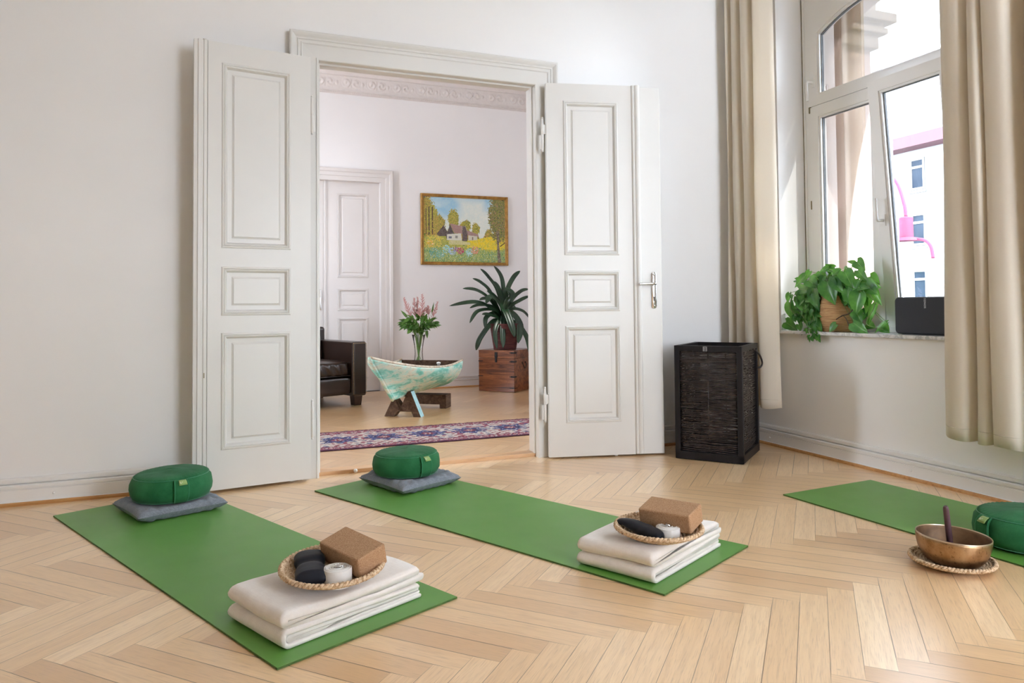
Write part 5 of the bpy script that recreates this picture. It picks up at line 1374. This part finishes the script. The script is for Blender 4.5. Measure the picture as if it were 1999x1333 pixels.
# ---------------------------------------------------------------- strap-leaf plant
pc = Vector((2.745, 7.175, .4505))
t = thing('potted_strap_leaf_plant', pc, 0, 'dark green strap-leaf plant in an oxblood reed pot on the chest', 'potted plant')
prof = []
for i in range(81):
    s = i/80; prof.append((.118+.042*s+.0022*abs(math.sin(PI*s*24)), s*.272))
v, f = lathe([(0, 0)]+prof+[(.150, .272), (.147, .24), (0, .24)], 64); obj('reed_pot', v, f, 'redweave', t, smooth=True)
v, f = lathe([(0, .25), (.10, .252), (.145, .244)], 32); obj('soil', v, f, 'soil', t, smooth=True)
def Pc(cx, cy, dy): return ony(860+cx/4.76, 500+cy/4.76, pc.y+dy)-pc
SL = [((80, 462), (320, 428), (470, 490), -.12, .050), ((205, 300), (340, 320), (470, 420), -.10, .045), ((298, 206), (380, 250), (470, 350), .05, .042), ((370, 116), (440, 190), (530, 330), .08, .042), ((495, 90), (560, 190), (585, 330), .02, .050), ((740, 135), (670, 210), (610, 360), .0, .050),
      ((822, 305), (740, 330), (650, 430), .06, .042), ((832, 368), (740, 410), (640, 480), -.05, .042), ((834, 585), (760, 510), (650, 500), .05, .042), ((832, 912), (800, 760), (700, 620), -.15, .060), ((330, 876), (370, 760), (500, 600), .02, .052), ((270, 622), (350, 510), (520, 510), -.12, .040), ((415, 675), (425, 570), (530, 530), -.05, .048),
      ((525, 862), (505, 700), (555, 590), -.17, .050), ((582, 855), (575, 700), (580, 570), -.18, .060), ((690, 755), (640, 600), (595, 500), -.20, .085), ((720, 812), (735, 640), (650, 530), -.15, .075), ((660, 432), (665, 345), (600, 340), -.10, .060), ((480, 235), (530, 300), (575, 440), -.08, .070), ((270, 482), (360, 455), (500, 480), .03, .035),
      ((360, 405), (420, 395), (500, 430), .10, .045), ((420, 440), (470, 380), (560, 470), -.14, .060), ((430, 320), (500, 380), (570, 470), -.05, .060), ((620, 330), (640, 380), (600, 470), -.10, .055), ((385, 540), (450, 545), (540, 580), -.14, .045), ((620, 480), (650, 400), (600, 470), .05, .04), ((700, 480), (660, 460), (610, 500), .1, .05)]
V_, F_l, U_ = [], [], []
cen = Vector((0, 0, .262)); rg = random.Random(4)
for tip, mid, low, dy, w in SL:
    a = Pc(*tip, dy*1.1); m_ = Pc(*mid, dy*.8); l_ = Pc(*low, dy*.4); C_ = catmull([cen+Vector((rg.uniform(-.02, .02), rg.uniform(-.02, .02), -.01)), l_, m_, a], 7); n = len(C_); n0 = len(V_)
    for i, p_ in enumerate(C_):
        s = i/(n-1); tg = (C_[min(i+1, n-1)]-C_[max(0, i-1)]).normalized(); up = Vector((0, -.75, .66)); sd = tg.cross(up)
        sd = sd.normalized() if sd.length > .05 else Vector((1, 0, 0)); nr = sd.cross(tg).normalized()
        ww = w*.5*(.55+.45*min(1, s*3))*(1-max(0, (s-.72)/.28)**2.2)
        for j, q in enumerate((-1, -.5, 0, .5, 1)): V_.append(tuple(p_+sd*ww*q+nr*abs(q)*ww*.35)); U_.append((j/4, s))
    for i in range(n-1):
        for j in range(4): k = n0+i*5+j; F_l.append((k, k+1, k+6, k+5))
o = obj('foliage', V_, F_l, 'strapleaf', t, smooth=True, uv=U_); s_ = o.modifiers.new('thick', 'SOLIDIFY'); s_.thickness = .002

# ---------------------------------------------------------------- boat coffee table
ax = Vector((.57, .82, 0)).normalized(); c0 = Vector((1.345, 5.81, 0))
t = thing('boat_coffee_table', (0, 0, 0), 0, 'coffee table made from a chipped turquoise boat bow on wooden trestles', 'coffee table'); t.matrix_world = frame_from((c0.x, c0.y, .02), ax)
# local: x along the boat (away), y to the left; z up
def stem(z):  # x of the bow edge at height z (0.16 foot .. 0.52 tip)
    return -.24-(z-.16)/(.52-.16)*.43
def sect(s, k):
    """s 0..1 bow to stern, k 0..1 keel to sheer -> x, half breadth, z"""
    x_t = -.67+s*1.32; x_k = -.24+s*.89
    zs = .515-.372*s+.262*s*s; zk = .160+.012*s
    x = x_k+(x_t-x_k)*k; 
    bm = .285*(1-(1-min(1, s*1.15))**2.1); 
    shape = math.sin(PI/2*min(1, k*1.0))**(1.75-1.02*s) if k > 0 else 0
    return x, bm*shape, zk+(zs-zk)*(k**(1.0+.55*s))
def hull(side):
    def fn(u, v):
        x, h, z = sect(u, v); return (x, side*(h+.004), z)
    return grid(fn, 40, 24)
b = MB()
for sd in (1, -1):
    v, f, _ = hull(sd); b.add(v, f if sd > 0 else [tuple(reversed(q)) for q in f])
o = b.make('hull', 'boat', t, smooth=True); s_ = o.modifiers.new('thick', 'SOLIDIFY'); s_.thickness = .018; s_.offset = 0
b = MB()
for sd in (1, -1):
    pts = []
    for i in range(41): x, h, z = sect(i/40, 1); pts.append(Vector((x, sd*(h+.004), z+.004)))
    b.tube(pts, .011, 8)
b.make('gunwale', 'gunwale', t, smooth=True)
b = MB(); pts = [Vector((sect(0, k/12)[0]-.006, 0, sect(0, k/12)[2])) for k in range(13)]; b.tube(pts, .014, 8); b.make('stem_post', 'boat', t, smooth=True)
# transom board closing the stern
v = [(sect(1, k/16)[0]+.005, sd*sect(1, k/16)[1], sect(1, k/16)[2]) for sd in (1,) for k in range(17)]+[(sect(1, k/16)[0]+.005, -sect(1, k/16)[1], sect(1, k/16)[2]) for k in range(16, 0, -1)]
o = obj('transom', v, [tuple(range(len(v)))], 'weathered', t); s_ = o.modifiers.new('thick', 'SOLIDIFY'); s_.thickness = .02
# inner shelf that carries the vase
def shf(u, v):
    s = .45+u*.53; x, h, z = sect(s, .80); return (x, (v*2-1)*(h-.02), .362)
v, f, _ = grid(shf, 12, 4); o = obj('shelf_board', v, f, 'weathered', t); s_ = o.modifiers.new('thick', 'SOLIDIFY'); s_.thickness = .015
v, f = lathe([(0, 0), (.011, 0), (.012, .01), (.018, .016), (.018, .028), (0, .034)], 16); obj('shelf_knob', v, f, 'paint', t, smooth=True, loc=(.50, -.12, .37))
# front trestle, cut as two leaning feet joined by a bar; outer faces light blue
def prism(pts, x0, x1, m, name, par, mats=None, fm=None, bev=.002):
    N = len(pts); v = [(x0, y, z) for y, z in pts]+[(x1, y, z) for y, z in pts]
    f = [(i, (i+1) % N, N+(i+1) % N, N+i) for i in range(N)]+[tuple(reversed(range(N))), tuple(range(N, 2*N))]
    return obj(name, v, f, m, par, mats=mats, fm=fm, bev=bev)
fr = thing('front_trestle', parent=t)
prism([(.158, 0), (.075, 0), (.040, .042), (-.075, .042), (-.092, 0), (-.158, 0), (-.072, .205), (-.045, .205), (.012, .085), (.060, .150), (.090, .138)], -.045, .030, 'weathered', 'trestle_board', fr, mats=['weathered', 'bluepaint'], fm=[0, 0, 0, 0, 0, 1, 0, 0, 0, 0, 0, 0, 0])
prism([(.040, .052), (.015, .052), (.058, .140), (.080, .128)], -.062, -.046, 'weathered', 'brace', fr)
fr.location = (0, 0, 0)
rs = thing('rear_trestle', parent=t)
prism([(.18, 0), (.11, 0), (.11, .035), (-.14, .035), (-.14, 0), (-.20, 0), (-.20, .118), (.18, .118)], .46, .60, 'weathered', 'trestle_beam', rs, bev=.004)

# ---------------------------------------------------------------- vase and bouquet
vp = Vector((c0.x+ax.x*.30, c0.y+ax.y*.30, .392)); vp = onz(817.5, 709.5, .392); vp.z = .392
v, f = lathe([(0, 0), (.036, 0), (.040, .004), (.041, .03), (.037, .07), (.035, .10), (.039, .15), (.048, .205), (.060, .255), (.0625, .262), (.060, .262), (.0455, .205), (.036, .15), (.0322, .10), (.034, .07), (.037, .035), (.034, .022), (0, .020)], 48)
tag(obj('glass_vase', v, f, 'vase', smooth=True, loc=vp), 'clear flared glass vase standing on the boat table', 'vase')
t = thing('flower_bouquet', vp, 0, 'bouquet of pink astilbe and green sprigs in the glass vase', 'flowers')
def Pv(cx, cy, dy=0): return ony(700+cx/5.125, 560+cy/5.125, vp.y+dy)-vp
rg = random.Random(9)
neck = Vector((0, 0, .20)); SB = MB()
for k in range(26):
    a = rg.uniform(0, 2*PI); r_ = rg.uniform(.0, .026); foot = Vector((r_*math.cos(a), r_*math.sin(a), .026)); a2 = a+PI+rg.uniform(-.7, .7)
    SB.tube(catmull([foot, Vector((.010*math.cos(a2), .010*math.sin(a2), .11)), Vector((.03*math.cos(a2), .03*math.sin(a2), .235)), Vector((.07*math.cos(a2), .05*math.sin(a2), .36))], 4), .0026, 5)
SB.make('stems', 'stemgreen', t, smooth=True)
V_, F_l, U_ = [], [], []
SP = [((480, 300), (425, 230), .0, .03), ((470, 380), (400, 438), -.05, .025), ((520, 430), (485, 470), -.05, .04), ((760, 380), (832, 380), -.03, .03), ((770, 360), (805, 345), .03, .03), ((680, 450), (690, 515), -.05, .03), ((690, 440), (665, 470), -.03, .02), ((735, 250), (755, 150), .02, .015), ((640, 300), (668, 190), .02, .015), ((500, 350), (440, 360), .04, .03)]
for (a, c_, dy, w) in SP:
    p0 = Pv(*a, dy); p1 = Pv(*c_, dy); d = p1-p0; heart_leaf(p0, d, (0, -.8, .6), d.length, max(.012, w), .1, .2, store=(V_, F_l, U_))
for k in range(300):
    th = rg.uniform(0, 2*PI); q = rg.random()**.5; X_ = .155*q*math.cos(th); Zc = .345+.085*q*math.sin(th); Y_ = rg.uniform(-.09, .09)*(1-.4*q)
    if Zc < .27+.5*abs(X_): Zc = .27+.5*abs(X_)+rg.uniform(0, .03)
    a = Vector((X_, Y_, Zc)); d = Vector((X_*6+rg.uniform(-.4, .4), rg.uniform(-.8, .3), rg.uniform(-.4, .8))); L = rg.uniform(.025, .06)
    heart_leaf(a, d, (rg.uniform(-.4, .4), -.6, .8), L, L*rg.uniform(.35, .65), .2, .25, store=(V_, F_l, U_))
obj('leaf_sprays', V_, F_l, 'bouquetleaf', t, smooth=True, uv=U_)
for (bx_, by_), (tx_, ty_), wd, dy in (((530, 310), (455, 105), .060, .0), ((565, 290), (555, 110), .045, .05), ((595, 290), (590, 100), .04, .06), ((640, 300), (637, 72), .065, -.02), ((700, 280), (690, 190), .05, .0), ((745, 320), (790, 145), .040, .0), ((620, 300), (610, 210), .05, -.05)):
    b = MB(); p0 = Pv(bx_, by_, dy); p1 = Pv(tx_, ty_, dy); ax_ = p1-p0; Ln = ax_.length; d = ax_.normalized(); s1 = d.cross(Vector((0, 1, 0))).normalized(); s2 = d.cross(s1)
    b.tube([p0-d*.05, p0+d*Ln*.98], [.0025, .001], 5)
    for i in range(46):
        q = i/46; a = rg.uniform(0, 2*PI); l_ = wd*.55*(1-q)**.8+.006; o_ = p0+d*Ln*q; e_ = o_+(s1*math.cos(a)+s2*math.sin(a))*l_+d*l_*1.0
        b.tube([o_, (o_+e_)/2-d*l_*.05, e_], [.0022, .0036, .0016], 4)
    b.make('astilbe_plume', 'astilbe', t)

# ---------------------------------------------------------------- leather armchair
t = thing('leather_armchair', (1.190, 6.630, .02), R(21), 'dark brown leather armchair with brass nail trim, half hidden by the door frame', 'armchair')
# local: origin at the front right foot; x to the left is negative, y back
Wc = .88; dp = .86
def cush(name, a, b_, bul, par, seed, wr=.0, n=20):
    """soft box: rounded, bulging"""
    def face(ax_, sgn):
        def fn(u, v):
            p_ = [0, 0, 0]; o1, o2 = [i for i in range(3) if i != ax_]; p_[ax_] = sgn; p_[o1] = u*2-1; p_[o2] = (v*2-1)
            q = [abs(x)**8 for x in p_]; l = (sum(q))**(1/8); w = [x/l for x in p_]
            out = []
            for i in range(3):
                c_ = (a[i]+b_[i])/2; h = (b_[i]-a[i])/2; o = [w[j] for j in range(3) if j != i]; k = max(0, (1-o[0]**2)*(1-o[1]**2)); out.append(c_+w[i]*h+math.copysign(bul[i]*k, w[i])*(abs(w[i]) > .5))
            if wr: 
                k = wr*(fbm(out[0]*22+seed, out[2]*10, seed)-.5)+wr*.8*math.sin(out[0]*75+2*math.sin(out[2]*20))*(1 if w[1] < -.9 else .2)*(1-w[2]**2)
                out[1] += k*(1 if w[1] < -.5 else .2); out[2] += .4*k
            return out
        return grid(fn, n, n)
    b = MB()
    for ax_ in range(3):
        for sgn in (1, -1):
            v, f, _ = face(ax_, sgn); b.add(v, f if (sgn > 0) == (ax_ != 1) else [tuple(reversed(q)) for q in f])
    return b.make(name, 'leather', par, smooth=True)
aw = .145
def arm(x0, x1):
    b = MB(); b.box((x0, .012, .085), (x1, dp, .575)); o = b.make('armrest', 'leather', t, bev=.016, bseg=4)
    b = MB(); b.box((x0+.012, 0, .10), (x1-.012, .014, .562)); b.make('arm_front_panel', 'leather', o, bev=.006)
    b = MB()
    def nail(x, z): b.lathe([(0, -.004), (.003, -.0035), (.0046, -.001), (.005, .0)], 8, Matrix.Translation((x, .002, z)) @ Matrix.Rotation(R(90), 4, 'X') @ Matrix.Scale(-1, 4, (0, 0, 1)))
    k = .11
    while k < .56: nail(x0+.008, k); nail(x1-.008, k); k += .0135
    x = x0+.008
    while x < x1-.008: nail(x, .562); x += .0135
    b.make('nailhead_trim', 'nail', o, smooth=True)
    return o
arm(-aw, 0); arm(-Wc, -Wc+aw)
cush('front_rail', (-Wc+aw, .020, .105), (-aw, .10, .258), (0, .006, .0), t, 1)
cush('seat_base', (-Wc+aw, .06, .11), (-aw, dp-.05, .25), (0, 0, 0), t, 2)
cush('seat_cushion', (-Wc+aw+.006, .018, .268), (-aw-.006, dp-.20, .400), (0, .010, .022), t, 3, wr=.013, n=44)
for z in (.276, .392):
    b = MB(); b.tube([(-Wc+aw+.02, .016, z), (-aw-.02, .016, z)], .004, 6); b.make('cushion_piping', 'leather', t, smooth=True)
bk = cush('back_cushion', (-Wc+aw+.01, 0, 0), (-aw-.004, .19, .47), (0, .04, .02), t, 4, wr=.006, n=30); bk.location = (0, dp-.34, .385); bk.rotation_euler = (R(-14), 0, 0)
b = MB(); b.box((-Wc+.02, dp-.12, .085), (-.02, dp, .70)); b.make('backrest', 'leather', t, bev=.03, bseg=4)
for x, y in ((-.115, .03), (-Wc+.03, .03), (-.115, dp-.11), (-Wc+.03, dp-.11)):
    v = [(x+.008, y+.008, 0), (x+.077, y+.008, 0), (x+.077, y+.077, 0), (x+.008, y+.077, 0), (x, y, .088), (x+.085, y, .088), (x+.085, y+.085, .088), (x, y+.085, .088)]
    obj('leg', v, [(3, 2, 1, 0), (4, 5, 6, 7), (0, 1, 5, 4), (1, 2, 6, 5), (2, 3, 7, 6), (3, 0, 4, 7)], 'darkleg', t, bev=.003)

# ================================================================ light
W = D.worlds.new('sky'); bpy.context.scene.world = W; W.use_nodes = True
wt = W.node_tree; bg = wt.nodes['Background']; bg.inputs[0].default_value = (.84, .92, 1.05, 1); bg.inputs[1].default_value = SKY
def portal(name, loc, rot, sx, sy):
    l = D.lights.new(name, 'AREA'); l.shape = 'RECTANGLE'; l.size = sx; l.size_y = sy; l.cycles.is_portal = True
    o = D.objects.new(name, l); COL.objects.link(o); o.location = loc; o.rotation_euler = rot
for (y0, y1, z0, z1) in (W1, W2, W3, W4): portal('window_portal', (3.75, (y0+y1)/2, (z0+z1)/2), (0, R(90), 0), z1-z0, y1-y0+.2)
portal('window_portal', (XI-.2, (W6[0]+W6[1])/2, 1.85), (0, R(-90), 0), 2.3, .95)
portal('window_portal', ((WF[0]+WF[1])/2, YF0-.26, 1.8), (R(90), 0, 0), 1.32, 2.65)
s = D.lights.new('sun', 'SUN'); s.energy = SUN; s.angle = R(.6); s.color = (1, .96, .90)
so = D.objects.new('sun', s); COL.objects.link(so); so.rotation_euler = Vector(SUND).normalized().to_track_quat('-Z', 'Y').to_euler(); so.location = (8, -6, 9)
sc = bpy.context.scene
sc.view_settings.view_transform = 'Standard'; sc.view_settings.look = 'None'; sc.view_settings.gamma = 1; sc.view_settings.exposure = EXPO
sc.cycles.use_denoising = True; sc.cycles.max_bounces = 12; sc.cycles.diffuse_bounces = 8; sc.cycles.glossy_bounces = 4; sc.cycles.transmission_bounces = 8; sc.cycles.transparent_max_bounces = 16
sc.cycles.sample_clamp_indirect = 8; sc.cycles.caustics_reflective = False; sc.cycles.caustics_refractive = False; sc.cycles.blur_glossy = 1.0
